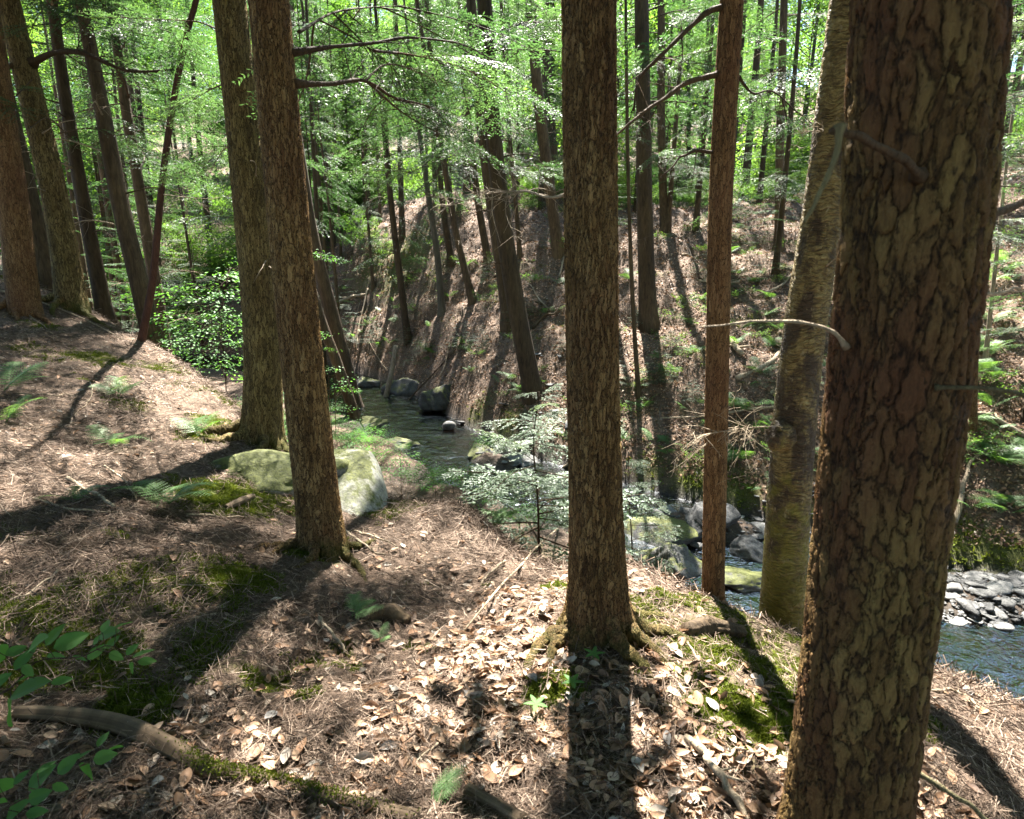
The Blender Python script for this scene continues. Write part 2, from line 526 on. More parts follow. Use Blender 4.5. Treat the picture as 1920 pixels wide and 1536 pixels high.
def ground_mat():
    M = Mat('forest floor')
    co = M.geo()
    n1 = M.noise(co, 2.2, 5, .65)
    n2 = M.noise(co, 18.0, 6, .7)
    n3 = M.noise(co, 110.0, 4, .7)
    t = M.math('ADD', M.math('MULTIPLY', n1, .3), M.math('ADD', M.math('MULTIPLY', n2, .4), M.math('MULTIPLY', n3, .4)))
    c = M.ramp(t, [(.38, (.018, .012, .008)), (.5, (.07, .047, .032)), (.6, (.135, .094, .067)), (.72, (.26, .195, .145))])
    # flecks of fallen leaves
    vf = M.n('TexVoronoi', {'feature': 'F1'}, Vector=co, Scale=26.0)
    fl = M.ramp(vf.outputs['Distance'], [(.28, 1.0), (.42, 0.0)])
    fc = M.n('SeparateColor', None, Color=vf.outputs['Color']).outputs[0]
    fm = M.math('MULTIPLY', fl, M.ramp(fc, [(.62, 0.0), (.66, .8)]))
    c = M.mix(fm, c, M.ramp(fc, [(.65, (.2, .12, .075)), (.85, (.33, .22, .15)), (1, (.38, .33, .27))]))
    ms = M.attr('moss')
    mm = M.ramp(M.math('ADD', ms, M.math('MULTIPLY', M.math('SUBTRACT', n2, .5), 1.1)), [(.42, 0.0), (.75, 1.0)])
    mc = M.ramp(M.noise(co, 70.0, 4, .7), [(.3, (.016, .022, .004)), (.55, (.06, .075, .012)), (.75, (.12, .13, .022))])
    c = M.mix(M.math('MULTIPLY', mm, .85), c, mc)
    wt = M.attr('wet')
    wc = M.ramp(M.noise(co, 9.0, 5, .7), [(.3, (.008, .007, .006)), (.55, (.028, .023, .017)), (.8, (.08, .062, .04))])
    c = M.mix(wt, c, wc)
    rough = M.ramp(wt, [(0, .95), (1, .35)])
    hh = M.math('ADD', M.math('MULTIPLY', n2, .6), M.math('ADD', M.math('MULTIPLY', n3, .35), M.math('MULTIPLY', fm, .2)))
    nd = M.n('BsdfPrincipled', None, Base_Color=c, Roughness=rough, Specular_IOR_Level=.2, Normal=M.bump(hh, .9, .05))
    M.surf(nd.outputs[0])
    return M.m

def rock_mat(name, moss=.5, base=((.06, .06, .06), (.2, .2, .19), (.38, .37, .34)), lichen=0.0):
    M = Mat(name)
    co = M.geo()
    n = M.noise(co, 5.0, 6, .65)
    n2 = M.noise(co, 45.0, 4, .7)
    t = M.math('ADD', M.math('MULTIPLY', n, .6), M.math('MULTIPLY', n2, .4))
    c = M.ramp(M.math('ADD', t, M.math('MULTIPLY', M.math('SUBTRACT', M.rnd(), .5), .2)), [(.34, base[0]), (.5, base[1]), (.68, base[2])])
    if lichen:
        ln = M.ramp(M.noise(co, 11.0, 6, .75), [(.5, 0.0), (.6, lichen)])
        c = M.mix(ln, c, M.mix(n2, (.12, .13, .05), (.36, .37, .22)))
    if moss > 0:
        nz = M.n('SeparateXYZ', None, Vector=M.geo('Normal')).outputs[2]
        m = M.ramp(M.math('ADD', M.math('MULTIPLY', nz, .55), M.math('MULTIPLY', M.noise(co, 3.5, 5, .7), 1.0)), [(1.06 - .35 * moss, 0.0), (1.2 - .35 * moss, 1.0)])
        c = M.mix(m, c, M.ramp(n2, [(.3, (.025, .03, .005)), (.7, (.12, .13, .02))]))
    M.surf(M.principled(c, .75, M.bump(t, .8, .03), **{'Specular_IOR_Level': .4}))
    return M.m

def water_mat():
    M = Mat('stream water')
    co = M.geo()
    a = M.noise(M.map(co, (1, 1, 1)), 6.0, 4, .6, .6)
    b = M.noise(M.map(co, (1, 1, 1)), 17.0, 2, .5, .3)
    h = M.math('ADD', M.math('MULTIPLY', a, .7), M.math('MULTIPLY', b, .25))
    bm = M.bump(h, .6, .07)
    gl = M.n('BsdfGlossy', None, Color=(.8, .84, .9), Roughness=.03, Normal=bm).outputs[0]
    tr = M.n('BsdfTransparent', None, Color=(.17, .12, .07)).outputs[0]
    fr = M.n('Fresnel', None, IOR=1.36, Normal=bm).outputs[0]
    mx = M.n('MixShader', None, Fac=M.math('MINIMUM', M.math('MULTIPLY', fr, .42), 1.0))
    M.t.links.new(tr, mx.inputs[1]); M.t.links.new(gl, mx.inputs[2])
    M.surf(mx.outputs[0])
    return M.m

MAT = dict(
    plates=bark_mat('platy hemlock bark', 33, .24, .014, ((.038, .020, .007), (.115, .072, .024), (.22, .16, .056)), crack=(.010, .005, .002), red=.85, fine=.6, wide=.34, distort=.04, rlo=.38),
    ridges=bark_mat('ridged hemlock bark', 66, .15, .012, ((.05, .028, .010), (.15, .092, .034), (.29, .20, .088)), crack=(.013, .006, .0025), red=.6, moss=.35, fine=.6, wide=.34, distort=.02),
    ridges_mossy=bark_mat('ridged olive hemlock bark', 54, .15, .012, ((.048, .032, .011), (.13, .094, .033), (.24, .185, .075)), crack=(.013, .008, .003), red=.35, moss=.3, fine=.6, wide=.34, distort=.022),
    red=bark_mat('thin red hemlock bark', 85, .15, .005, ((.052, .027, .011), (.13, .07, .028), (.21, .13, .06)), crack=(.015, .007, .003), red=.7, fine=.55, distort=.014),
    far=plain_bark('plain hemlock bark', (.082, .055, .028), (.018, .011, .006), 22),  # the bark's own dark brown, with random tone
    grey=plain_bark('grey trunk bark', (.085, .075, .055), (.03, .027, .02), 22),
    dead=plain_bark('dead grey wood', (.30, .24, .165), (.10, .072, .046), 40),
    limb=plain_bark('hemlock limb bark', (.075, .046, .022), (.026, .016, .008), 60),
    rustlimb=plain_bark('rusty leaning stem bark', (.085, .036, .022), (.03, .013, .009), 40),
    greytwig=plain_bark('lichen grey twig', (.17, .15, .075), (.075, .06, .03), 80),
    birch=birch_mat(),
    hemlock=leaf_mat('hemlock needles', [(0, (.018, .040, .020)), (.5, (.042, .078, .040)), (1, (.078, .115, .058))], .5, (1.25, 1.5, .7), .5, .3),
    pale=leaf_mat('pale young needles', [(0, (.065, .105, .06)), (.5, (.10, .145, .09)), (1, (.16, .195, .14))], .4, (1.2, 1.3, .7), .5, .3),
    spring=leaf_mat('broad green leaves', [(0, (.034, .078, .018)), (.5, (.07, .14, .031)), (1, (.14, .21, .055))], .65, (1.25, 1.3, .6), .5, .2),
    beech=leaf_mat('beech leaves', [(0, (.045, .12, .035)), (.5, (.075, .18, .05)), (1, (.11, .23, .065))], .55, (1.2, 1.3, .5), .55, .2),
    fern=leaf_mat('fern fronds', [(0, (.05, .11, .035)), (.5, (.09, .17, .055)), (1, (.14, .22, .08))], .45, (1.2, 1.3, .5), .5, .3),
    dryleaf=dead_leaf_mat(),
    needle=tone_mat('dry needles', [(0, (.03, .019, .012)), (.55, (.11, .073, .05)), (1, (.31, .235, .175))], .8, 60.0),
    moss=leaf_mat('moss', [(0, (.03, .042, .005)), (.5, (.085, .11, .012)), (1, (.17, .19, .03))], .3, (1, 1, .6), .8, .1),
    ground=ground_mat(),
    rock=rock_mat('stream stone', .0, ((.022, .022, .022), (.085, .083, .08), (.22, .215, .20))),
    wetrock=rock_mat('mossy stream rock', .6, ((.014, .014, .014), (.045, .044, .042), (.12, .118, .11))),
    mossrock=rock_mat('moss grown rock', 1.25, ((.04, .04, .035), (.12, .115, .10), (.24, .23, .2))),
    boulder=rock_mat('lichen boulder', .5, ((.08, .08, .06), (.27, .26, .21), (.48, .47, .41)), .85),
    log=tone_mat('weathered log', [(0, (.028, .018, .010)), (.45, (.10, .068, .04)), (1, (.22, .16, .10))], .8, 25.0),
    water=water_mat(),
)

# ------------------------------------------------------------------ ground sheet and stream
def make_ground():
    ny, nx = 860, 820
    y0 = -5.0
    e = np.linspace(0, 1, ny)
    off = 6.0
    ys = y0 - off + off * np.exp(e * math.log((420 - y0 + off) / off))
    us = np.linspace(-1.75, 1.75, nx)
    us = np.sign(us) * (np.abs(us) / 1.75) ** 1.15 * 1.75
    Y = np.repeat(ys[:, None], nx, 1)
    X = us[None] * (Y - y0 + 6)
    Z = H(X.ravel(), Y.ravel()).reshape(X.shape)
    V = np.stack([X, Y, Z], -1).reshape(-1, 3)
    i = np.arange(ny - 1)[:, None] * nx; j = np.arange(nx - 1)[None]
    F = np.stack([i + j, i + j + 1, i + nx + j + 1, i + nx + j], -1).reshape(-1, 4)
    x, y, z = V.T
    o = build('ground', V, F, MAT['ground'], extra={'moss': moss_at(x, y), 'wet': wet_at(x, y, z)})
    struct(o)

moss_spots = []
def add_moss(px, py, r, s=1.0):
    g = G(px, py)
    moss_spots.append((g[0], g[1], r, s))
for a in [(430, 930, .45, 1.0), (520, 890, .4, 1.0), (560, 860, .3, 1), (600, 1040, .2, .8), (430, 1080, .2, .9), (480, 1100, .15, .9), (240, 1330, .16, .9), (200, 1270, .15, .7),
          (490, 1290, .12, .9), (470, 1270, .1, .8), (1390, 1350, .22, 1.0), (1330, 1330, .12, .8), (1470, 1350, .14, .9), (1040, 1100, .12, .9), (1090, 1190, .12, 1),
          (1010, 1310, .10, .9), (1060, 1290, .10, .9), (1260, 1340, .08, .7), (1410, 1240, .1, .7), (180, 670, .5, .7), (300, 690, .4, .7), (60, 660, .5, .5), (260, 760, .4, .5),
          (400, 790, .35, .8), (380, 820, .3, .7), (1240, 1210, .12, .5), (120, 1150, .2, .4), (330, 1140, .16, .6), (50, 1010, .25, .5), (200, 1000, .3, .4), (660, 1130, .1, .5)]:
    add_moss(*a)
for px, py, r, s in [(1830, 1045, .45, 1.2), (1900, 1070, .4, 1.2), (1770, 1030, .35, 1.1), (1560, 960, .4, .9), (1380, 930, .5, .9), (1300, 900, .6, .8), (1220, 880, .5, .7), (1100, 860, .6, .7),
                     (950, 800, .6, .8), (900, 770, .6, .7), (700, 740, .5, .8), (640, 720, .6, .7), (760, 740, .5, .7), (1000, 640, .8, .5), (930, 560, 1.0, .5), (850, 600, .9, .45), (760, 480, 1.6, .8), (700, 500, 1.3, .7),
                     (820, 510, 1.2, .6), (1150, 560, .8, .3), (1890, 600, .5, .5), (1560, 640, .6, .3), (640, 560, 1.0, .5)]:
    add_moss(px, py, r, s)
MS = np.array(moss_spots)

def moss_at(x, y):
    m = np.clip((fbm(x * .8, y * .8, 71, 4) - .56) * 3.0, 0, .5)
    for a, b, r, s in MS:
        m = np.maximum(m, s * np.exp(-(((x - a) ** 2 + (y - b) ** 2) / (r * r))))
    return m

def wet_at(x, y, z):
    return np.clip(1 - (z - (Wl(x) + .02)) / .16, 0, 1)

make_ground()

def make_stream():
    xs = np.concatenate([np.linspace(-60, -14, 30), np.linspace(-13.8, 12, 420), np.linspace(12.5, 40, 20)])
    yf = np.interp(xs, far_edge[:, 0], far_edge[:, 1])
    k = 46
    t = np.linspace(0, 1, k)
    wid = np.interp(xs, [-60, -6, 0, 6, 40], [8, 6.5, 5.2, 4.6, 9])
    X = np.repeat(xs[:, None], k, 1)
    Y = yf[:, None] + .7 - t[None] * wid[:, None]
    Z = Wl(X) + .018 * (fbm(X * 3, Y * 3, 5, 3) - .5) + .035 * (fbm(X * 7, Y * 7, 6, 3) - .5)
    V = np.stack([X, Y, Z], -1).reshape(-1, 3)
    i = np.arange(len(xs) - 1)[:, None] * k; j = np.arange(k - 1)[None]
    F = np.stack([i + j, i + j + 1, i + k + j + 1, i + k + j], -1).reshape(-1, 4)[:, ::-1]
    struct(build('stream_water', V, F, MAT['water']))
make_stream()

# ------------------------------------------------------------------ foliage templates (numpy only)
def leaf_quads(P, D, N, L, W):
    """diamond leaves: P root (n,3), D direction, N up, L length, W width"""
    S = np.cross(D, N); S /= np.linalg.norm(S, axis=1)[:, None] + 1e-9
    L = np.broadcast_to(L, (len(P),))[:, None]; W = np.broadcast_to(W, (len(P),))[:, None]
    a = P; b = P + D * L * .45 + S * W * .5; c = P + D * L; d = P + D * L * .45 - S * W * .5
    V = np.stack([a, b, c, d], 1).reshape(-1, 3)
    F = np.arange(len(P) * 4).reshape(-1, 4)
    return V, F

def unit(v):
    return v / (np.linalg.norm(v, axis=-1, keepdims=True) + 1e-9)

def hem_bough(L, rng, leafL=.075, leafW=.022, step=.042, droop=.35, n_side=15):
    """flat feathery spray along +X. returns needle V,F and wood list of (pts,rad)"""
    n = 12
    t = np.linspace(0, 1, n)
    ax = np.stack([t * L, .08 * L * np.sin(t * 3 + rng.uniform(0, 6)) * t, -droop * L * t ** 2 * .6 + .06 * L * t], -1)
    wood = [(ax, .011 * L / 2 * (1 - t * .85) + .002)]
    P = []; D = []
    for k in range(n_side):
        for sd in (-1, 1):
            tt = .12 + .86 * (k + rng.uniform(0, .8)) / n_side
            b = np.array([np.interp(tt, t, ax[:, c]) for c in range(3)])
            l = L * (.40 * (1 - tt) ** .8 + .07) * rng.uniform(.6, 1.15)
            if rng.random() < .13:
                continue
            ang = sd * rng.uniform(.75, 1.15)
            d = np.array([math.cos(ang), math.sin(ang), rng.uniform(-.25, .08)])
            m = max(3, int(l / step))
            s = np.linspace(.05, 1, m)
            q = b + d * (s * l)[:, None]
            q[:, 2] -= .25 * l * s ** 2
            q[:, 0] += .10 * l * s ** 2
            wood.append((q[[0, m // 2, -1]], np.array([.003, .002, .001]) * max(L / 2, .5)))
            for s2 in (-1, 1):
                a2 = ang + s2 * rng.uniform(.6, 1.1, m)
                P.append(q + rng.normal(0, .004, q.shape))
                D.append(np.stack([np.cos(a2), np.sin(a2), rng.uniform(-.45, .2, m)], -1))
    P = np.concatenate(P); D = unit(np.concatenate(D))
    N = unit(np.c_[rng.normal(0, .35, (len(P), 2)), np.ones(len(P))])
    V, F = leaf_quads(P, D, N, leafL * rng.uniform(.6, 1.25, len(P)), leafW * rng.uniform(.7, 1.3, len(P)))
    return V, F, wood

def leafy_bough(L, rng, leafL=.085, leafW=.05, n=60):
    t = np.linspace(0, 1, 8)
    ax = np.stack([t * L, .1 * L * np.sin(t * 4 + rng.uniform(0, 6)) * t, .12 * L * np.sin(t * 2.5)], -1)
    wood = [(ax, .008 * L * (1 - .8 * t) + .002)]
    P = []; D = []
    for k in range(n):
        tt = rng.uniform(.15, 1) ** .8
        b = np.array([np.interp(tt, t, ax[:, c]) for c in range(3)])
        off = np.array([rng.uniform(-.1, .3), rng.normal(0, .26), rng.normal(0, .09)]) * L * (1.15 - tt * .6)
        a = math.atan2(off[1], off[0] + .2) + rng.normal(0, .6)
        P.append(b + off); D.append([math.cos(a), math.sin(a), rng.uniform(-.6, .15)])
    P = np.array(P); D = unit(np.array(D))
    N = unit(np.c_[rng.normal(0, .4, (n, 2)), np.ones(n)])
    V, F = leaf_quads(P, D, N, leafL * rng.uniform(.6, 1.2, n), leafW * rng.uniform(.7, 1.2, n))
    return V, F, wood

class Xf:
    @staticmethod
    def place(V, yaw, pitch, roll, sc, loc):
        cy, sy = math.cos(yaw), math.sin(yaw); cp, sp = math.cos(pitch), math.sin(pitch); cr, sr = math.cos(roll), math.sin(roll)
        Rz = np.array([[cy, -sy, 0], [sy, cy, 0], [0, 0, 1]])
        Ry = np.array([[cp, 0, -sp], [0, 1, 0], [sp, 0, cp]])
        Rx = np.array([[1, 0, 0], [0, cr, -sr], [0, sr, cr]])
        return (V * sc) @ (Rz @ Ry @ Rx).T + np.asarray(loc)

def crown_mesh(name, rng, boughs, Ht, Lmax, nb, mat, prof=.7, Lmin=.35, low_pitch=-.05, tone_lo=.2, tone_hi=.8, sparse=0.0):
    """crown from z=0 to Ht; returns (foliage mesh, limb mesh)"""
    fm, wm = MB(), MB()
    for k in range(nb):
        f = (k + rng.random()) / nb
        f = f ** 1.05
        z = f * Ht
        L = (Lmax * (1 - f) ** prof + Lmin) * rng.uniform(.6, 1.12)
        V, F, wood = boughs[rng.integers(len(boughs))]
        yaw = k * 2.399 + rng.normal(0, .5)
        pit = low_pitch + .5 * f + rng.normal(0, .12)
        rol = rng.normal(0, .25)
        base = (rng.normal(0, .03), rng.normal(0, .03), z)
        sc = L / 2.0
        if rng.random() > sparse:
            fm.add(Xf.place(V, yaw, pit, rol, sc, base), F, np.clip(rng.uniform(tone_lo, tone_hi) + rng.normal(0, .12, len(F)), 0, 1))
        for i, (p, r) in enumerate(wood):
            if i and i % 3:
                continue
            wm.tube(Xf.place(p, yaw, pit, rol, sc, base), r * (sc * .5 + .5), 3 if i else 5, False)
    wm.tube(np.array([[0, 0, -.3], [0, 0, Ht * .5], [0, 0, Ht * .98]]), np.array([.03, .02, .006]) * (Lmax / 2.5), 5)
    f = fm.build(name + ' foliage', mat)
    w = wm.build(name + ' limbs', MAT['limb'])
    mf, mw = f.data, w.data
    bpy.data.objects.remove(f); bpy.data.objects.remove(w)
    return mf, mw

hb = [hem_bough(2.0, RNG, .072, .021, .040, n_side=17) for _ in range(5)]
hb_low = [hem_bough(2.0, RNG, .10, .034, .062, n_side=14) for _ in range(4)]
lb = [leafy_bough(2.0, RNG, .115, .072, 300) for _ in range(5)]
CROWN = {'tall': [], 'mid': [], 'leafy': [], 'bush': [], 'open': [], 'fleck': []}
for k in range(3):
    CROWN['tall'].append(crown_mesh('tall hemlock', RNG, hb, 12.0, 2.5, 66, MAT['hemlock'], .75, .4, -.1))
for k in range(3):
    CROWN['fleck'].append(crown_mesh('flecked hemlock', RNG, hb, 12.0, 1.9, 95, MAT['hemlock'], .35, .35, -.1, sparse=.1))
for k in range(4):
    CROWN['open'].append(crown_mesh('open hemlock', RNG, hb, 12.0, 2.6, 36, MAT['hemlock'], .7, .4, -.1))
for k in range(4):
    CROWN['mid'].append(crown_mesh('forest hemlock', RNG, hb_low, 12.0, 2.3, 60, MAT['hemlock'], .6, .5, -.12))
for k in range(4):
    CROWN['leafy'].append(crown_mesh('leafy tree', RNG, lb, 9.0, 3.0, 60, MAT['spring'], .45, 1.0, .15))
for k in range(3):
    CROWN['bush'].append(crown_mesh('leafy bush', RNG, [leafy_bough(2.0, RNG, .12, .075, 230) for _ in range(2)], 1.6, 1.5, 22, MAT['spring'], .3, .5, .2))

def put_mesh(name, me, parent, loc=(0, 0, 0), rot=(0, 0, 0), sc=1.0):
    o = bpy.data.objects.new(name, me)
    COL.objects.link(o)
    o.parent = parent
    o.location = tuple(loc); o.rotation_euler = rot
    o.scale = (sc, sc, sc) if not isinstance(sc, tuple) else sc
    return o

# ------------------------------------------------------------------ trunks
def trunk_mesh(path, rads, parent, mat, nseg, ring, hi_vis, flare=.5, fl_h=.28, lobes=5, seed=0, base_z=0.0):
    """path: local points from below ground upwards"""
    path = np.asarray(path, float)
    L = np.r_[0, np.cumsum(np.linalg.norm(np.diff(path, axis=0), axis=1))]
    zvis = np.interp(hi_vis, path[:, 2], L)
    s = np.concatenate([np.linspace(0, zvis, max(4, int(zvis / ring))), np.linspace(zvis, L[-1], 26)[1:]])
    dense = spline(path, 400)
    Ld = np.r_[0, np.cumsum(np.linalg.norm(np.diff(dense, axis=0), axis=1))]
    s = s / L[-1] * Ld[-1]
    P = np.stack([np.interp(s, Ld, dense[:, c]) for c in range(3)], -1)
    R = np.interp(P[:, 2], path[:, 2], rads)
    A, B, T = frames(P)
    th = np.arange(nseg) * 2 * np.pi / nseg
    hgt = np.maximum(P[:, 2] - base_z, 0)
    rr = random.Random(seed)
    ph = [rr.uniform(0, 6.28) for _ in range(4)]
    lob = np.maximum(0, np.sin(lobes * th + ph[0]) * .6 + np.sin((lobes - 2) * th + ph[1]) * .5)
    fl = flare * (np.exp(-hgt / fl_h)[:, None] * (.55 + .9 * lob[None] * np.exp(-hgt / (fl_h * .8))[:, None]))
    und = .05 * (vnoise(np.cos(th)[None] * 1.3 + hgt[:, None] * .5 + ph[2], np.sin(th)[None] * 1.3 + hgt[:, None] * .9 + ph[3], seed) - .5) * 2
    rad = R[:, None] * (1 + fl + und)
    V = P[:, None] + rad[..., None] * (np.cos(th)[None, :, None] * A[:, None] + np.sin(th)[None, :, None] * B[:, None])
    m, n = len(P), nseg
    i = np.arange(m - 1)[:, None] * n; j = np.arange(n)[None]; j2 = (j + 1) % n
    F = np.stack([i + j, i + j2, i + n + j2, i + n + j], -1).reshape(-1, 4)
    cap = np.array([np.arange((m - 1) * n, m * n)])
    return build('trunk', V.reshape(-1, 3), [F, cap] if nseg != 4 else F, mat, parent)

TREES = {}
def tree(name, label, cat, y, pix, wb, wt, Ht, mat, crown=None, group=None, nseg=16, ring=.15, flare=.5, fl_h=.28, seed=None, key=None, lean_keep=.35, lobes=5):
    """pix: photo pixels from the base upwards, all in the plane y ahead; widths in photo pixels"""
    if y is None:
        y = G(*pix[0])[1]
    pts = [at(px, py, y) for px, py in pix]
    seed = seed if seed is not None else int(pix[0][0])
    r = [w / 2 / FPX * depth_of(p) for w, p in ((wb, pts[0]), (wt, pts[-1]))]
    base = pts[0].copy()
    gz = h1(base[0], base[1])
    d = pts[0] - pts[1]
    if base[2] > gz:          # continue the line down to the ground
        k = (base[2] - gz) / max(-d[2], .05)
        base = base + d * k
        gz = h1(base[0], base[1])
    base[2] = gz
    low = base + d / np.linalg.norm(d) * .35
    path = [low, base] + [p for p in pts if p[2] > gz + .25]
    top = path[-1]
    dirn = path[-1] - path[-2]; dirn /= np.linalg.norm(dirn)
    up = np.array([0, 0, 1.0])
    vis_top = top[2]
    rads = list(np.interp([p[2] for p in path], [pts[0][2], pts[-1][2]], r))
    rads[0] = rads[1]
    n_ext = 6
    rem = Ht - (top[2] - gz)
    if rem > .5:
        cur = top.copy()
        for k in range(n_ext):
            dirn = unit(dirn * (1 - .12) + up * .12)
            cur = cur + dirn * rem / n_ext
            path.append(cur.copy()); rads.append(max(.02, r[1] * (1 - (k + 1) / n_ext * .9)))
    o = thing(name, label, cat, base, group)
    loc = np.array(path) - base
    trunk_mesh(loc, rads, o, mat, nseg, ring, vis_top - base[2] + .3, flare, fl_h, lobes, seed)
    if crown:
        typ, h0, scl, idx = crown
        mf, mw = CROWN[typ][idx % len(CROWN[typ])]
        h_path = loc
        p0 = np.array([np.interp(h0, h_path[:, 2], h_path[:, c]) for c in range(3)])
        p1 = h_path[-1]
        dv = Vector(p1 - p0)
        q = Vector((0, 0, 1)).rotation_difference(dv.normalized())
        rot = (q.to_matrix() @ Matrix.Rotation(seed * 1.7, 3, 'Z')).to_euler()
        hs = dv.length / (12.0 if typ != 'leafy' else 9.0)
        sc = (scl, scl, hs)
        put_mesh('crown', mf, o, p0, rot, sc)
        put_mesh('limbs', mw, o, p0, rot, sc)
    TREES[key or name + str(pix[0][0])] = (o, base, y)
    return o

def limb(parent, pts_world, r0, r1, mat, name='branch', twigs=0, tl=.3, seed=1, nseg=7, sub=True, wob=.012, label=None):
    """a bare branch with side twigs as ONE mesh, child of its tree"""
    rg = np.random.default_rng(seed)
    base = np.array(parent.location)
    P = spline(np.array(pts_world) - base, 26)
    P = P + wobble(26, wob, seed, 6) * np.linspace(0, 1, 26)[:, None]
    m = MB()
    rv = np.linspace(r0, r1, 26) * (1 + .35 * (vnoise(np.arange(26) * 1.1, np.full(26, seed * 1.7), seed) - .5)) * (1 + .8 * np.exp(-np.arange(26) / 1.2))
    m.tube(P, rv, nseg)
    for k in range(twigs):
        f = rg.uniform(.25, .98)
        b = np.array([np.interp(f, np.linspace(0, 1, 26), P[:, c]) for c in range(3)])
        ax = unit(P[min(25, int(f * 25) + 1)] - P[max(0, int(f * 25) - 1)])
        d = unit(ax * .7 + rg.normal(0, .55, 3) + np.array([0, 0, -.08]))
        l = tl * rg.uniform(.35, 1.1) * (1.2 - f * .6)
        q = spline([b, b + d * l * .5 + rg.normal(0, .03 * l, 3), b + d * l + rg.normal(0, .12 * l, 3) - np.array([0, 0, .12 * l])], 8)
        rr = max(.0026, (r0 + (r1 - r0) * f) * .35)
        m.tube(q, np.linspace(rr, .0008, 8), 4, False)
        if sub:
            for _ in range(3):
                g = rg.integers(2, 7)
                d2 = unit(d + rg.normal(0, .7, 3))
                l2 = l * rg.uniform(.2, .55)
                m.tube(spline([q[g], q[g] + d2 * l2 * .6, q[g] + d2 * l2 + rg.normal(0, .1 * l2, 3)], 5), np.linspace(rr * .6, .0007, 5), 3, False)
    o = m.build(name, mat, parent)
    if label:
        o['label'] = label
    return o

def pp(*tr):
    return [at(a, b, c) for a, b, c in tr]

# near trees -----------------------------------------------------------------
HM = 'hemlock'
tR = tree('hemlock_tree', 'massive platy barked hemlock trunk filling the right edge in the foreground', 'tree', 1.36,
          [(1585, 1500), (1660, 900), (1715, 400), (1742, 0)], 205, 248, 15, MAT['plates'], ('open', 4.5, 1.0, 0), nseg=230, ring=.0055, flare=.38, fl_h=.14, key='R')
tM = tree('hemlock_tree', 'straight ridged hemlock trunk in the middle, casting a long shadow towards the viewer', 'tree', 2.5,
          [(1120, 1150), (1113, 800), (1108, 400), (1104, 0)], 100, 98, 17, MAT['ridges'], ('tall', 7.5, 1.0, 1), nseg=170, ring=.007, flare=.7, fl_h=.2, key='M', lobes=4)
tT2 = tree('hemlock_tree', 'dark leaning hemlock trunk left of centre beside the pale mossy boulder', 'tree', 3.5,
           [(605, 1030), (575, 760), (540, 400), (503, 0)], 76, 74, 17, MAT['ridges'], ('fleck', 4.9, 1.1, 2), nseg=140, ring=.009, flare=.35, fl_h=.2, key='T2')
tT1 = tree('hemlock_tree', 'olive barked hemlock trunk with a broad root flare, just left of the dark leaning trunk', 'tree', 5.9,
           [(490, 800), (492, 640), (468, 350), (430, 0)], 64, 60, 18, MAT['ridges_mossy'], ('fleck', 5.0, 1.4, 0), nseg=120, ring=.014, flare=.6, fl_h=.3, key='T1', lobes=6)
tK = tree('hemlock_tree', 'slim reddish trunk standing on the bank edge between the middle trunk and the birch', 'tree', 3.45,
          [(1337, 1090), (1345, 700), (1352, 350), (1372, 0)], 40, 42, 12, MAT['red'], ('tall', 7.0, .7, 1), nseg=100, ring=.009, flare=.25, fl_h=.1, key='K')
tB = tree('birch_tree', 'mossy yellow birch trunk with curling bark and a burl, leaning left of the massive trunk', 'tree', 3.75,
          [(1466, 1190), (1484, 880), (1503, 660), (1545, 380), (1592, 0)], 78, 66, 14, MAT['birch'], ('leafy', 8.0, .9, 0), nseg=120, ring=.009, flare=.25, fl_h=.3, key='B')

# left stand on the rise
tree('hemlock_tree', 'reddish brown trunk at the left edge, nearest of the group on the rise', 'tree', 7.9, [(42, 540), (25, 380), (-12, 130)], 50, 46, 17, MAT['red'], ('fleck', 5.2, 1.5, 1), nseg=48, ring=.03, flare=.1, key='L1')
tree('hemlock_tree', 'dark trunk half hidden between the two big trunks at the left edge', 'tree', 10.0, [(98, 565), (60, 400), (0, 150)], 36, 33, 17, MAT['far'], ('fleck', 5.6, 1.2, 2), nseg=20, key='L2')
tL3 = tree('hemlock_tree', 'thick olive trunk leaning left, standing on the rise with a flared base', 'tree', 8.6, [(136, 580), (105, 380), (58, 180), (15, 0)], 46, 38, 18, MAT['ridges_mossy'], ('fleck', 5.2, 1.5, 0), nseg=64, ring=.025, flare=.3, key='L3')
tree('hemlock_tree', 'slender trunk on the rise, right beside the thick olive trunk', 'tree', 9.3, [(200, 605), (160, 400), (125, 200), (97, 0)], 27, 18, 15, MAT['far'], ('fleck', 5.2, 1.1, 1), nseg=20, key='L4')
tree('hemlock_tree', 'dark straight trunk leaning left behind the crest, next to the rusty curved stem', 'tree', 9.2, [(288, 640), (230, 400), (190, 200), (152, 0)], 35, 22, 16, MAT['far'], ('fleck', 5.2, 1.5, 2), nseg=24, ring=.05, flare=.5, key='L5')
tree('hemlock_tree', 'mid brown farther trunk seen between the dark straight trunk and the rusty stem', 'tree', 13.0, [(295, 560), (262, 360), (232, 180), (208, 0)], 22, 15, 17, MAT['far'], ('fleck', 5.5, 1.4, 0), nseg=16, key='L6')
tree('leaning_tree', 'thin rusty brown stem curving up to the right from the crest', 'tree', 8.4, [(266, 646), (287, 520), (303, 350), (325, 190), (352, 60), (368, 0)], 13, 10, 9, MAT['rustlimb'], None, nseg=14, ring=.05, flare=.3, key='L7')

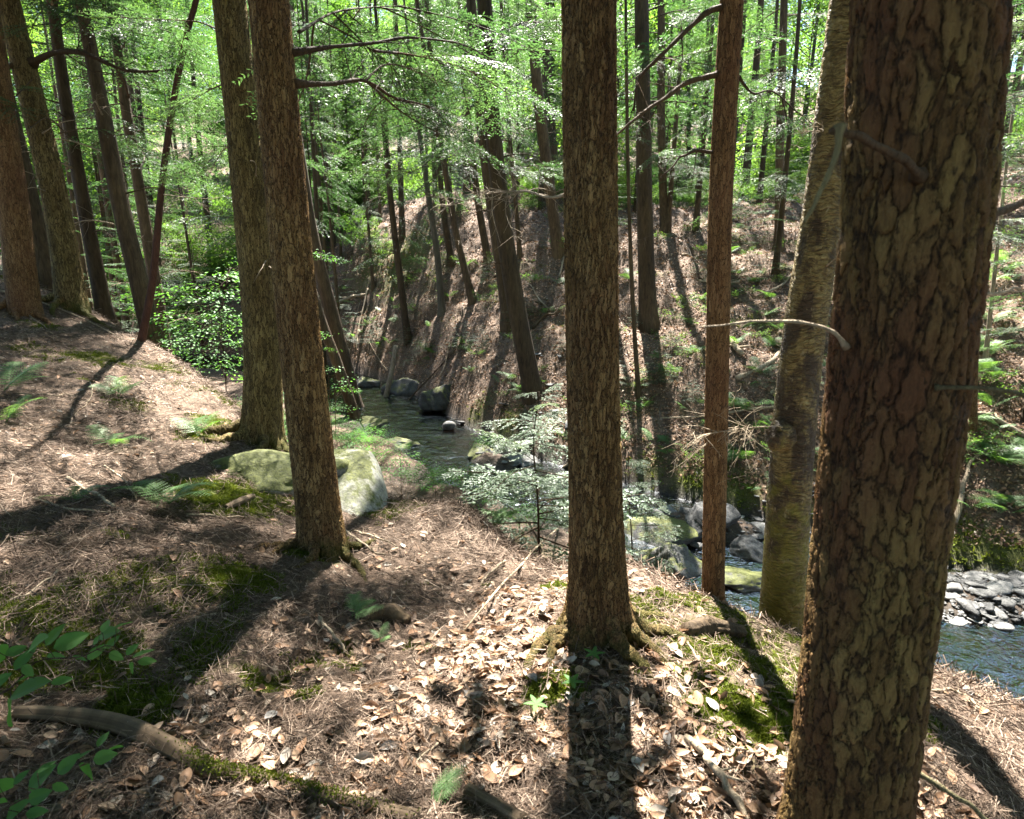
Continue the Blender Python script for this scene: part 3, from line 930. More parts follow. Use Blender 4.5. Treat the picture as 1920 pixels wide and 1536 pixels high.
# behind the pair and on the far bank
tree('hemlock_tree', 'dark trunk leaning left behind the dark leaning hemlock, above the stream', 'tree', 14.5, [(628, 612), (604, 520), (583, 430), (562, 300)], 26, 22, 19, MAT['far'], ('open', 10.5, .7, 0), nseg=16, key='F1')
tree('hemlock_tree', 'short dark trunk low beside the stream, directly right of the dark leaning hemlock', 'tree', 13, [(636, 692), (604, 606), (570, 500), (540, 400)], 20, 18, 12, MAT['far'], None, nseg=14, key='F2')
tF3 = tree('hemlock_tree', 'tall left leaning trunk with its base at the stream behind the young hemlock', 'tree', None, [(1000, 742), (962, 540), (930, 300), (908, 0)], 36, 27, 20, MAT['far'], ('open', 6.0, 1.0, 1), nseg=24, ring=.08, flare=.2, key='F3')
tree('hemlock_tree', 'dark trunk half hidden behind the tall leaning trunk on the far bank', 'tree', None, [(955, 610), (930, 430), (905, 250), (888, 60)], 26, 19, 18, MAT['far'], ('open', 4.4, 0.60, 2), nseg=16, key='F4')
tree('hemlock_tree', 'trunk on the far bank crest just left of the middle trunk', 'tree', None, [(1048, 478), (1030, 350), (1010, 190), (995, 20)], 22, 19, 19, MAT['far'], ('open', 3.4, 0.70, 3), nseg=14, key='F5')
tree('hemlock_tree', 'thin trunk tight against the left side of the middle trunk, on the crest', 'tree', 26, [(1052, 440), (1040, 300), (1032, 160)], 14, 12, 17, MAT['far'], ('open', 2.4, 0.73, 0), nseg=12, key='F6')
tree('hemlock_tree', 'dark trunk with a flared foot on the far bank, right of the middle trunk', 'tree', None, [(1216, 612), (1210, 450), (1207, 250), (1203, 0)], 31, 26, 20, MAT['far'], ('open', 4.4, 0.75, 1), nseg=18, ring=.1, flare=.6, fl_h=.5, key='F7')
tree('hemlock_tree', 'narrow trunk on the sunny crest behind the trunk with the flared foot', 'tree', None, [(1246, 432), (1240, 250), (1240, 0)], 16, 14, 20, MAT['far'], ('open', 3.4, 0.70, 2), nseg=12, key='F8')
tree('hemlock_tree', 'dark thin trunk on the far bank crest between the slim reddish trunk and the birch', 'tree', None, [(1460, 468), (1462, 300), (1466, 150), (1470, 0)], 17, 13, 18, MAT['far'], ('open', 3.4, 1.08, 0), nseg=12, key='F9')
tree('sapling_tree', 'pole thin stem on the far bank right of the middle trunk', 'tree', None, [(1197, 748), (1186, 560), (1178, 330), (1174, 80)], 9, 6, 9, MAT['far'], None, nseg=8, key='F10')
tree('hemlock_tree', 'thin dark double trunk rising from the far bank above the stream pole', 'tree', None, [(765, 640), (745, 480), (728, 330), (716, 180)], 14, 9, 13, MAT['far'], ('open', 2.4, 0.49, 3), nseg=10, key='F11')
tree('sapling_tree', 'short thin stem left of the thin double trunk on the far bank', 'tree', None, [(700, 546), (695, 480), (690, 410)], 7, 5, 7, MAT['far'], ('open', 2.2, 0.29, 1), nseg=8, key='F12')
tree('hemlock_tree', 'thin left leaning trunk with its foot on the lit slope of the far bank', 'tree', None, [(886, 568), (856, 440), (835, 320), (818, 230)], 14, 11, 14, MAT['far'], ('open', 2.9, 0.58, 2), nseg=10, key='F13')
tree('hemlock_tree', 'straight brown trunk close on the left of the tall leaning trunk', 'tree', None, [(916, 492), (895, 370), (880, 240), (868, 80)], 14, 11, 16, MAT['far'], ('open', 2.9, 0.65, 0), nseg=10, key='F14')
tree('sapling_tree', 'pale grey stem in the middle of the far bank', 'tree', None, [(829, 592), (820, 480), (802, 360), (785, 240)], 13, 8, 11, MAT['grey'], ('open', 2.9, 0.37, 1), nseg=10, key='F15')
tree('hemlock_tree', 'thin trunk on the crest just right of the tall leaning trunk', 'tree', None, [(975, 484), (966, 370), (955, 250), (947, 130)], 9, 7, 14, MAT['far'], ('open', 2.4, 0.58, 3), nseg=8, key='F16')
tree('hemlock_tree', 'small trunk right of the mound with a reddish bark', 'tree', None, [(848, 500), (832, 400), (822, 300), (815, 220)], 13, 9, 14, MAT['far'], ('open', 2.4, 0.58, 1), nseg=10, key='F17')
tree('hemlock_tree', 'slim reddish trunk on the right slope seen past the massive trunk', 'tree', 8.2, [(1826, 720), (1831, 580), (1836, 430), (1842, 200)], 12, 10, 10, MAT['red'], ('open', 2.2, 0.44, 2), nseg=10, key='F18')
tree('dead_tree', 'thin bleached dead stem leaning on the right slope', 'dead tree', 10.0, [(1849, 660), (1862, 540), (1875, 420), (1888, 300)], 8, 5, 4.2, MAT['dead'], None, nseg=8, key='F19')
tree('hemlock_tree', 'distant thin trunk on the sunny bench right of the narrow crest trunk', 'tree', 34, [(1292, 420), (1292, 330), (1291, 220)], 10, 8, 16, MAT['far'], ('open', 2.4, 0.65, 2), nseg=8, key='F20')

# bare dead lower branches on the larger far bank trunks
_r = random.Random(3)
for k, key in enumerate(['F3', 'F4', 'F5', 'F7', 'F8', 'F9', 'F11', 'F13', 'F14', 'F17', 'L4', 'L5', 'L6']):
    DEADS = globals().setdefault('DEADS', [])
    DEADS.append((key, _r.random()))
# ------------------------------------------------------------------ bare branches that belong to the trees above
limb(tT2, pp((545, 100, 3.5), (620, 88, 3.7), (700, 80, 4.0), (775, 72, 4.3), (860, 82, 4.7), (930, 115, 5.0)), .013, .004, MAT['limb'], twigs=16, tl=.5, seed=3)
limb(tT2, pp((550, 157, 3.5), (620, 158, 3.7), (685, 152, 4.0), (740, 185, 4.2), (800, 200, 4.5), (830, 225, 4.8)), .016, .004, MAT['limb'], twigs=18, tl=.55, seed=4)
limb(tT2, pp((685, 152, 4.0), (720, 122, 4.3), (770, 130, 4.5), (850, 165, 4.9)), .006, .002, MAT['limb'], twigs=8, tl=.4, seed=5)
limb(tK, pp((1368, 12, 3.45), (1325, 25, 3.4), (1260, 85, 3.3), (1205, 140, 3.3), (1185, 205, 3.3)), .017, .005, MAT['limb'], twigs=8, tl=.4, seed=6)
limb(tK, pp((1352, 138, 3.45), (1290, 155, 3.35), (1215, 205, 3.2), (1150, 258, 3.1)), .016, .005, MAT['limb'], twigs=8, tl=.35, seed=7)
limb(tK, pp((1348, 288, 3.45), (1300, 284, 3.4), (1265, 305, 3.3), (1240, 330, 3.3)), .012, .003, MAT['limb'], twigs=4, tl=.25, seed=8)
limb(tK, pp((1385, 145, 3.45), (1412, 175, 3.6), (1450, 172, 3.8), (1490, 205, 4.0), (1540, 255, 4.2)), .007, .002, MAT['limb'], twigs=10, tl=.35, seed=9)
limb(tM, pp((1066, 364, 2.5), (1030, 370, 2.6), (985, 360, 2.75), (930, 362, 2.9), (870, 378, 3.0), (830, 385, 3.1)), .006, .0015, MAT['dead'], twigs=34, tl=.22, seed=10, label='pale dead branch with a spray of bare twigs')
limb(tR, pp((1722, 330, 1.24), (1700, 305, 1.16), (1650, 272, 1.10), (1595, 250, 1.06), (1568, 238, 1.05)), .009, .006, MAT['limb'], seed=11, wob=.008)
limb(tR, pp((1575, 236, 1.05), (1568, 290, 1.04), (1545, 350, 1.03), (1506, 416, 1.02)), .006, .003, MAT['greytwig'], seed=12, wob=.004, label='pale lichen covered twig hanging down')
limb(tR, pp((1588, 652, 1.33), (1560, 622, 1.32), (1500, 604, 1.32), (1420, 602, 1.34), (1360, 608, 1.36), (1310, 617, 1.38)), .005, .0018, MAT['dead'], seed=13, wob=.004, label='thin pale dead branch reaching left')
limb(tR, pp((1752, 727, 1.22), (1800, 727, 1.2), (1860, 730, 1.18), (1960, 748, 1.15)), .005, .004, MAT['greytwig'], seed=14, wob=.002)
limb(tR, pp((1822, 418, 1.36), (1860, 402, 1.4), (1900, 388, 1.45), (1990, 350, 1.5)), .012, .007, MAT['limb'], seed=15, wob=.004)
limb(tR, pp((1692, 1432, 1.38), (1740, 1460, 1.36), (1800, 1500, 1.33), (1880, 1555, 1.3)), .008, .006, MAT['greytwig'], seed=16, wob=.008)
limb(tR, pp((1808, 560, 1.36), (1850, 552, 1.5), (1930, 540, 1.7)), .006, .003, MAT['dead'], seed=17, twigs=5, tl=.2)
limb(tB, pp((1478, 800, 3.75), (1430, 800, 3.6), (1370, 805, 3.4), (1320, 815, 3.2), (1295, 830, 3.1)), .005, .0015, MAT['dead'], twigs=34, tl=.42, seed=18, label='bleached twiggy dead branch reaching left')
limb(tB, pp((1572, 262, 3.75), (1540, 245, 3.7), (1500, 250, 3.6)), .005, .001, MAT['dead'], twigs=14, tl=.22, seed=19)
for k, (a, b, c, d, e) in enumerate([(1548, 500, 1600, 470, 'B'), (1600, 90, 1640, 60, 'B'), (480, 330, 470, 300, 'T1'), (498, 490, 475, 530, 'T1'), (505, 500, 545, 555, 'T1')]):
    t, b0, yy = TREES[e]
    limb(t, pp((a, b, yy - .1), ((a + c) / 2 + 4, (b + d) / 2 - 6, yy - .3), (c, d, yy - .4)), .005, .0015, MAT['dead'], seed=30 + k, nseg=5)
t3 = TREES['L3'][0]
for k, (a, b, c, d) in enumerate([(40, 280, -20, 300), (70, 330, 20, 322), (90, 360, 40, 355), (80, 250, 140, 225)]):
    limb(t3, pp((a, b, 8.5), ((a + c) / 2, (b + d) / 2 - 5, 8.2), (c, d, 8.0)), .008, .003, MAT['dead'], seed=40 + k, nseg=5)
limb(t3, pp((60, 118, 8.6), (100, 100, 8.5), (150, 98, 8.4), (200, 118, 8.4), (250, 134, 8.4), (330, 132, 8.5)), .04, .012, MAT['limb'], twigs=14, tl=.7, seed=50)
limb(t3, pp((40, 118, 8.6), (10, 128, 8.4), (-40, 150, 8.2)), .04, .02, MAT['limb'], seed=51)
limb(TREES['L7'][0], pp((312, 275, 8.4), (345, 290, 8.2), (378, 335, 8.0)), .006, .002, MAT['dead'], seed=52)
limb(TREES['L7'][0], pp((306, 365, 8.4), (350, 370, 8.2), (400, 372, 8.0), (440, 368, 7.9)), .006, .002, MAT['dead'], seed=53, twigs=4, tl=.3)
def roots(key, r, spec, mat, seed):
    o_, b_, y_ = TREES[key]
    rr = np.random.default_rng(seed)
    for a_, L in spec:
        a_ = math.radians(a_)
        P = []
        for f in np.linspace(0, 1, 9):
            d = r * .45 + L * f
            aa = a_ + .35 * math.sin(f * 3 + seed + a_) * f
            x, y = b_[0] + d * math.cos(aa), b_[1] + d * math.sin(aa)
            P.append((x, y, h1(x, y) + r * (1.0 * math.exp(-f * L / (r * 1.3))) + r * .10 * (1 - f * 1.9) - .01))
        P = np.array(P) - b_
        V, F, _ = tube(spline(P, 40), np.interp(np.linspace(0, 1, 40), [0, .25, 1], [r * .46, r * .3, r * .08]) * (1 + .12 * np.sin(np.arange(40) * .9 + seed)), 20)
        build('root', V, F, MAT[mat], o_)
roots('M', .135, [(-5, .45), (-75, .36), (205, .45), (-150, .32), (40, .5), (-40, .3)], 'ridges', 1)
roots('T2', .115, [(-20, .40), (200, .42), (-95, .32), (-150, .35), (60, .4)], 'ridges', 2)
roots('T1', .17, [(-10, .55), (195, .75), (-60, .5), (-120, .55), (240, .6), (20, .6)], 'ridges_mossy', 3)
roots('K', .06, [(-20, .25), (200, .25), (-90, .2)], 'red', 4)
roots('R', .14, [(-120, .3), (190, .35), (-30, .3)], 'plates', 5)
roots('L3', .17, [(-30, .6), (215, .6), (-90, .5), (-140, .5)], 'ridges_mossy', 6)
roots('L1', .15, [(-20, .4), (-80, .35), (-130, .35)], 'red', 7)
for key, q in DEADS:
    o_, b_, y_ = TREES[key]
    tr_ = [c for c in o_.children if c.name.startswith('trunk')][0].data
    cs = np.empty(len(tr_.vertices) * 3, np.float32); tr_.vertices.foreach_get('co', cs); cs = cs.reshape(-1, 3)
    r_ = np.random.default_rng(int(q * 1e6))
    for j in range(9):
        z = r_.uniform(1.2, 6.5)
        near = np.abs(cs[:, 2] - z) < .5
        c = cs[near].mean(0) + b_; a_ = r_.uniform(0, 6.28); L = r_.uniform(.6, 1.5)
        d = np.array([math.cos(a_), math.sin(a_), 0])
        limb(o_, [c, c + d * L * .5 + np.array([0, 0, .08 * L]), c + d * L + np.array([0, 0, -.12 * L])], .014, .003, MAT['dead' if j % 3 == 0 else 'limb'], 'dead_branch', 9, .5, seed=int(q * 1e5) + j, nseg=5, sub=j % 2 == 0)
def sprays(parent, spec, seed, mat='hemlock', name='needle_spray'):
    """drooping needle sprays carried by a tree's lower branches, one mesh per branch"""
    rg_ = np.random.default_rng(seed)
    base = np.array(parent.location)
    for pts, n, L0 in spec:
        fm, m = MB(), MB()
        P = spline([at(*q) - base for q in pts], 30)
        m.tube(P, np.linspace(.010, .003, 30), 5)
        for k in range(n):
            f = .15 + .85 * (k + rg_.random()) / n
            i = min(29, int(f * 29)); b = P[i]; d = P[min(29, i + 1)] - P[max(0, i - 1)]
            yaw = math.atan2(d[1], d[0]) + rg_.choice([-1, 1]) * rg_.uniform(.3, 1.1)
            V, F, wd = hb[rg_.integers(len(hb))]
            sc = L0 * rg_.uniform(.6, 1.1) / 2
            pt, rl_ = rg_.uniform(-.35, .1), rg_.normal(0, .25)
            fm.add(Xf.place(V, yaw, pt, rl_, sc, b), F, np.clip(rg_.uniform(.3, .9) + rg_.normal(0, .12, len(F)), 0, 1))
            for i2, (p, r) in enumerate(wd):
                if i2 % 3 == 0:
                    m.tube(Xf.place(p, yaw, pt, rl_, sc, b), np.maximum(r * sc, .0015), 3, False)
        br = m.build('branch', MAT['limb'], parent)
        fm.build(name, MAT[mat], br)
sprays(tT2, [([(560, 60, 3.6), (640, 20, 4.6), (760, 10, 5.6)], 9, 1.2), ([(700, 95, 4.0), (800, 110, 4.8), (930, 160, 5.6)], 10, .9), ([(690, 155, 4.1), (760, 215, 4.8), (840, 260, 5.3)], 9, .8)], 1)
sprays(tT1, [([(420, 60, 6.0), (360, 40, 6.6), (300, 60, 7.0)], 9, 1.1), ([(440, 150, 6.0), (390, 170, 6.8), (330, 200, 7.4)], 9, 1.0), ([(455, 260, 6.0), (420, 280, 7.0), (370, 320, 7.8)], 7, .9)], 2)
sprays(tL3, [([(100, 60, 8.4), (170, 20, 8.0), (260, 40, 7.6)], 9, 1.2), ([(60, 150, 8.5), (20, 190, 8.0), (-30, 240, 7.6)], 7, 1.0), ([(110, 250, 8.6), (180, 240, 9.2), (250, 260, 9.8)], 8, 1.1)], 3)
sprays(TREES['F3'][0], [([(925, 60, 12), (1000, 40, 10.8), (1060, 70, 10)], 9, 1.6), ([(930, 180, 12), (860, 190, 11), (780, 230, 10.2)], 10, 1.5), ([(940, 330, 12), (1000, 310, 11), (1050, 330, 10.5)], 8, 1.2), ([(925, 250, 12), (840, 290, 11.2), (760, 330, 10.6)], 9, 1.4)], 4)
sprays(TREES['F7'][0], [([(1207, 120, 13), (1260, 110, 12), (1330, 140, 11.4)], 9, 1.5), ([(1208, 280, 13), (1260, 300, 12.2), (1310, 330, 11.8)], 9, 1.4), ([(1205, 220, 13), (1180, 240, 12.4), (1165, 270, 12)], 5, 1.2), ([(1208, 40, 13), (1270, 20, 12), (1340, 30, 11)], 8, 1.5)], 5)
sprays(TREES['F9'][0], [([(1465, 130, 15), (1420, 150, 14), (1395, 190, 13.5)], 8, 1.6), ([(1464, 220, 15), (1510, 240, 14), (1550, 290, 13.4)], 8, 1.6), ([(1463, 320, 15), (1430, 340, 14.2), (1400, 380, 14)], 7, 1.3)], 6)
sprays(TREES['F18'][0], [([(1838, 300, 8.2), (1880, 290, 7.6), (1940, 320, 7.2)], 9, 1.1), ([(1840, 200, 8.2), (1890, 180, 7.4), (1960, 190, 6.8)], 9, 1.2), ([(1842, 90, 8.2), (1890, 60, 7.4), (1960, 70, 6.8)], 9, 1.3), ([(1836, 400, 8.2), (1870, 420, 7.8), (1930, 450, 7.4)], 7, .9)], 7, 'pale')

# burl on the birch
def lump(parent, pos, r, mat, name, seed, squash=(1, 1, 1)):
    bpy_me = ico(3)
    V = bpy_me[0].copy()
    nz = fbm(V[:, 0] * 2.5 + seed, V[:, 1] * 2.5 + V[:, 2] * 1.9, seed, 3)
    V = V * (0.75 + .6 * (nz - .3))[:, None] * r * np.array(squash)
    return build(name, V + np.array(pos), bpy_me[1], mat, parent)

_ico = {}
def ico(n):
    if n not in _ico:
        import bmesh
        b = bmesh.new()
        bmesh.ops.create_icosphere(b, subdivisions=n, radius=1.0)
        b.verts.ensure_lookup_table()
        _ico[n] = (np.array([v.co for v in b.verts]), np.array([[v.index for v in f.verts] for f in b.faces]))
        b.free()
    return _ico[n]
lump(tB, at(1466, 818, 3.66) - np.array(tB.location), .105, MAT['birch'], 'burl', 4, (1, .9, 1.1))

# ------------------------------------------------------------------ background forest
def proto_trunk(name, Ht, r, bend, seed, mat):
    n = 14
    t = np.linspace(0, 1, n)
    P = np.stack([bend * t ** 2, bend * .4 * np.sin(t * 3), -.4 + t * (Ht + .4)], -1) + wobble(n, .06, seed, 4) * t[:, None]
    V, F, _ = tube(P, r * (1 - t * .82) * (1 + .5 * np.exp(-t * Ht / .35)), 10)
    o = build(name, V, F, mat)
    me = o.data
    bpy.data.objects.remove(o)
    return me
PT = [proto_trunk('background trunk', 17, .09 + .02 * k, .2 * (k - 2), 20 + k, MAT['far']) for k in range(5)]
PG = [proto_trunk('background grey trunk', 15, .08 + .02 * k, .3 * (k - 1), 40 + k, MAT['grey']) for k in range(3)]

def bgtree(name, label, cat, x, y, tr, typ, idx, h0, scl, hs, group, rz):
    o = thing(name, label, cat, (x, y, h1(x, y)), group, rz)
    put_mesh('trunk', tr, o)
    mf, mw = CROWN[typ][idx % len(CROWN[typ])]
    put_mesh('crown', mf, o, (0, 0, h0), (0, 0, rz), (scl, scl, hs))
    if y < 36:
        put_mesh('limbs', mw, o, (0, 0, h0), (0, 0, rz), (scl, scl, hs))
    return o

rg = random.Random(5)
spots = [(b[1][0], b[1][1]) for b in TREES.values()]
def free(x, y, dmin):
    return all((x - a) ** 2 + (y - b) ** 2 > dmin * dmin for a, b in spots)
def scatter(n, y0, y1, umax, dmin, pw=1.0, umin=None):
    out = []
    tries = 0
    while len(out) < n and tries < n * 60:
        tries += 1
        y = y0 + (y1 - y0) * rg.random() ** pw
        u = rg.uniform(umin if umin is not None else -umax, umax)
        x = u * y
        if free(x, y, dmin):
            spots.append((x, y)); out.append((x, y))
    return out
for k, (x, y) in enumerate(scatter(44, 25, 52, 1.05, 1.7)):
    bgtree('hemlock_tree', 'slender dark hemlock in the crowded stand on the bench beyond the stream', 'tree', x, y, PT[k % 5], 'fleck' if y < 34 else 'mid', k, rg.uniform(3.0, 6.0), rg.uniform(.5, .8), rg.uniform(.85, 1.05), 'hemlocks in the stand beyond the stream', rg.uniform(0, 6))
for k, (x, y) in enumerate(scatter(26, 28, 50, 1.0, 1.6)):
    bgtree('hemlock_tree', 'dense feathery hemlock between the sunlit broadleaf trees of the background', 'tree', x, y, PT[k % 5], 'mid', k, rg.uniform(2.2, 4.5), rg.uniform(.7, 1.0), rg.uniform(.95, 1.15), 'feathery hemlocks in the background', rg.uniform(0, 6))
# the thicket of thin stems left of the mound
for k, (x, y) in enumerate(scatter(34, 19.5, 34, 0, .7, 1.0, -.62) if False else [(rg.uniform(-.42, .02) * yy, yy) for yy in [rg.uniform(23, 38) for _ in range(34)]]):
    o = bgtree('sapling_tree', 'thin straight stem in the thicket behind the mound on the far bench', 'tree', x, y, PT[k % 3], 'mid', k, rg.uniform(4.0, 6.0), rg.uniform(.35, .5), rg.uniform(.5, .7), 'thin stems in the thicket behind the mound', rg.uniform(0, 6))
    o.scale = (.62, .62, .85)
for k, (x, y) in enumerate(scatter(44, 27, 62, 1.05, 2.2)):
    bgtree('leafy_tree', 'bright leafy broadleaf tree glowing in the sun far behind the hemlocks', 'tree', x, y, PG[k % 3], 'leafy', k, rg.uniform(1.5, 4.5), rg.uniform(.8, 1.2), rg.uniform(1.0, 1.4), 'sunlit broadleaf trees in the background', rg.uniform(0, 6))
for k, (x, y) in enumerate(scatter(70, 55, 110, 1.1, 3.0)):
    bgtree('leafy_tree', 'far broadleaf tree on the hillside closing the view', 'tree', x, y, PG[k % 3], 'leafy', k + 1, rg.uniform(1.5, 5), rg.uniform(1.3, 1.9), rg.uniform(1.3, 1.8), 'far trees on the hillside', rg.uniform(0, 6))
for k, (x, y) in enumerate([(rg.uniform(-.75, .85) * yy, yy) for yy in [rg.uniform(25.5, 44) for _ in range(80)]]):
    o = thing('shrub', 'low bright green shrub in the sunlit undergrowth of the far bench', 'shrub', (x, y, h1(x, y) - .1), 'shrubs on the far bench', rg.uniform(0, 6))
    put_mesh('foliage', CROWN['bush'][k % 3][0], o, sc=rg.uniform(.7, 1.3))
    put_mesh('stems', CROWN['bush'][k % 3][1], o, sc=1.0)

for k in range(34):
    y = rg.uniform(14, 27); x = rg.uniform(-.85, -.3) * y
    if h1(x, y) < float(Wl(np.array(x))) + .25:
        continue
    o = thing('shrub', 'leafy shrub in the shaded hollow behind the crest at left', 'shrub', (x, y, h1(x, y) - .1), 'shrubs in the hollow at left', rg.uniform(0, 6))
    put_mesh('foliage', CROWN['bush'][k % 3][0], o, sc=rg.uniform(.6, 1.1))
    put_mesh('stems', CROWN['bush'][k % 3][1], o, sc=.8)

for k in range(9):
    y = rg.uniform(18.5, 29); x = rg.uniform(-.8, -.3) * y
    bgtree('hemlock_tree', 'dark hemlock standing in the hollow behind the crest at left', 'tree', x, y, PT[k % 5], 'open', k, rg.uniform(2.5, 5), rg.uniform(.6, .9), 1.0, 'hemlocks in the hollow at left', rg.uniform(0, 6))

# ------------------------------------------------------------------ young hemlock, beech saplings
def small_tree(name, label, cat, y, stem_px, rw, boughs, mat, wood, spec, seed, group=None):
    rgn = np.random.default_rng(seed)
    pts = np.array([at(a, b, y + dy) for a, b, dy in stem_px])
    base = pts[0].copy(); base[2] = h1(base[0], base[1])
    pts[0] = base - np.array([0, 0, .08])
    o = thing(name, label, cat, base, group)
    P = spline(pts - base, 20)
    m = MB(); m.tube(P, np.linspace(rw, rw * .25, 20), 6)
    fm = MB()
    for f, L, pit in spec:
        V, F, wd = boughs[rgn.integers(len(boughs))]
        b = np.array([np.interp(f, np.linspace(0, 1, 20), P[:, c]) for c in range(3)])
        yaw = rgn.uniform(0, 2 * math.pi); rol = rgn.normal(0, .15); pt = pit + rgn.normal(0, .1)
        fm.add(Xf.place(V, yaw, pt, rol, L, b), F, np.clip(rgn.uniform(.4, .9) + rgn.normal(0, .12, len(F)), 0, 1))
        for i, (p, r) in enumerate(wd):
            if i % 2 == 0:
                m.tube(Xf.place(p, yaw, pt, rol, L, b), np.maximum(r * L, .0012), 4, False)
    m.build('stem', wood, o)
    fm.build('foliage', mat, o)
    return o
fine = [hem_bough(1.0, RNG, .044, .017, .018, droop=.22, n_side=14) for _ in range(3)]
small_tree('hemlock_sapling', 'young hemlock with pale feathery sprays in front of the stream, left of the middle trunk', 'sapling', 5.3,
           [(1012, 1050, .1), (1008, 930, 0), (1000, 830, 0), (1012, 735, 0)], .014, fine, MAT['pale'], MAT['limb'],
           [(.10 + .88 * k / 34, (1.25 * (1 - k / 36) ** .85 + .22) * (1 if k % 3 else .7), -.1 + .3 * k / 36) for k in range(36)], 3)
small_tree('hemlock_sapling', 'dim young hemlock just behind the right edge of the middle trunk', 'sapling', 6.4,
           [(1190, 1010, 0), (1180, 930, 0), (1178, 850, 0)], .01, fine, MAT['hemlock'], MAT['limb'], [(.1 + .9 * k / 14, .7 - .03 * k, .1) for k in range(14)], 5)
bl = [leafy_bough(1.0, RNG, .095, .052, 60) for _ in range(4)]
def spray_sapling(label, y, stem_px, sprays, seed, r=.012, Lr=(.35, .6), name='beech_sapling', grp=None):
    """sapling whose flat leafy sprays sit at photo pixels"""
    rgn = np.random.default_rng(seed)
    pts = np.array([at(a, b, y) for a, b in stem_px])
    base = pts[0].copy(); base[2] = h1(base[0], base[1]); pts[0] = base - np.array([0, 0, .08])
    o = thing(name, label, 'sapling', base, grp)
    P = spline(pts - base, 24)
    m = MB(); m.tube(P, np.linspace(r, r * .3, 24), 6)
    fm = MB()
    for a, b in sprays:
        yy = y + rgn.uniform(-.8, .7)
        c = at(a, b, yy) - base
        k = int(np.argmin(np.abs(P[:, 2] - (c[2] - .12)) + .2 * rgn.random(24)))
        s = P[k]
        yaw = math.atan2(c[1] - s[1], c[0] - s[0])
        L = rgn.uniform(*Lr)
        st = c - np.array([math.cos(yaw), math.sin(yaw), 0]) * L * .6
        m.tube(spline([s, (s + st) / 2 + np.array([0, 0, .05]), st], 7), np.linspace(r * .35, .003, 7), 4, False)
        V, F, wd = bl[rgn.integers(4)]
        fm.add(Xf.place(V, yaw, rgn.normal(0, .1), rgn.normal(0, .15), L, st), F, np.clip(rgn.uniform(.3, .9) + rgn.normal(0, .15, len(F)), 0, 1))
        m.tube(Xf.place(wd[0][0], yaw, 0, 0, L, st), .002, 4, False)
    m.build('stem', MAT['limb'], o); fm.build('foliage', MAT['beech'], o)
    return o
S1 = [(255, 556), (300, 548), (345, 540), (395, 545), (430, 520), (455, 505), (250, 575), (320, 600), (360, 615), (400, 590), (440, 600), (335, 640), (380, 655), (420, 640), (450, 660), (360, 690), (300, 655),
      (410, 690), (445, 560), (385, 570), (340, 570), (430, 535), (465, 620), (440, 700), (350, 665), (395, 620), (310, 615), (470, 540), (450, 525), (420, 610)]
spray_sapling('bright green beech sapling in flat layers behind the crest, left of the olive barked trunk', 9.6, [(425, 770), (422, 680), (415, 600), (430, 500)], S1 + [(a + 14, b + 9) for a, b in S1], 21, .012, (.45, .75))
spray_sapling('small leafy sapling in the gap between the two leaning trunks', 9.2, [(545, 800), (542, 720), (540, 660)], [(540, 690), (555, 720), (530, 740), (545, 665), (560, 760), (535, 775), (550, 640), (525, 700)], 22, .008, (.3, .5))
spray_sapling('leafy shoot just right of the dark leaning trunk above the stream', 11, [(625, 760), (628, 700), (630, 660)], [(620, 660), (640, 720), (650, 730), (625, 700), (612, 640), (645, 770), (630, 790), (660, 735)], 23, .008, (.4, .6))
spray_sapling('sunlit leaf spray beside the dark leaning trunk at mid height', 9, [(610, 640), (606, 560), (603, 480)], [(605, 483), (620, 490), (640, 495), (598, 478)], 24, .006, (.3, .45))
spray_sapling('low leafy plant clump in the shade right of the pale boulder', 6.2, [(750, 930), (752, 900), (752, 860)], [(720, 875), (740, 865), (760, 870), (785, 880), (775, 900), (735, 895), (755, 885), (715, 900), (800, 885), (770, 865)], 25, .006, (.22, .34), 'leafy_plant')

for k, (px, y, sc) in enumerate([(622, 22, .6), (762, 23, .5), (1018, 24, .6), (1288, 25, .6), (1520, 23, .6), (1100, 27, .7), (1400, 27, .7)]):
    x = (px - 960) / FPX * y
    bgtree('hemlock_tree', 'feathery hemlock on the far bank edge whose low sprays veil the trunks behind', 'tree', x, y, PT[k % 3], 'fleck', k, 3.4, sc, .8, 'feathery hemlocks on the far bank edge', k * 2.1)
for k, (px, y, sc) in enumerate([(640, 20, .5), (1010, 23, .6), (1345, 15.5, .4), (1440, 14.5, .38), (1240, 19, .5), (1130, 16, .4), (1180, 22, .7), (1290, 18, .5), (1400, 22, .7), (1520, 18, .6), (560, 18, .7), (470, 20, .8),
                              (380, 22, .9), (300, 17, .8), (180, 18, .9), (60, 17, .9), (1960, 8.5, .6), (1800, 16, .7), (1940, 15, .7), (1700, 18, .8)]):
    x = (px - 960) / FPX * y
    bgtree('hemlock_tree', 'small understory hemlock with low drooping feathery boughs among the taller trunks', 'tree', x, y, PT[k % 3], 'open', k, 1.7, sc, sc * .75, 'small understory hemlocks', k * 2.1).scale = (.8, .8, .62)

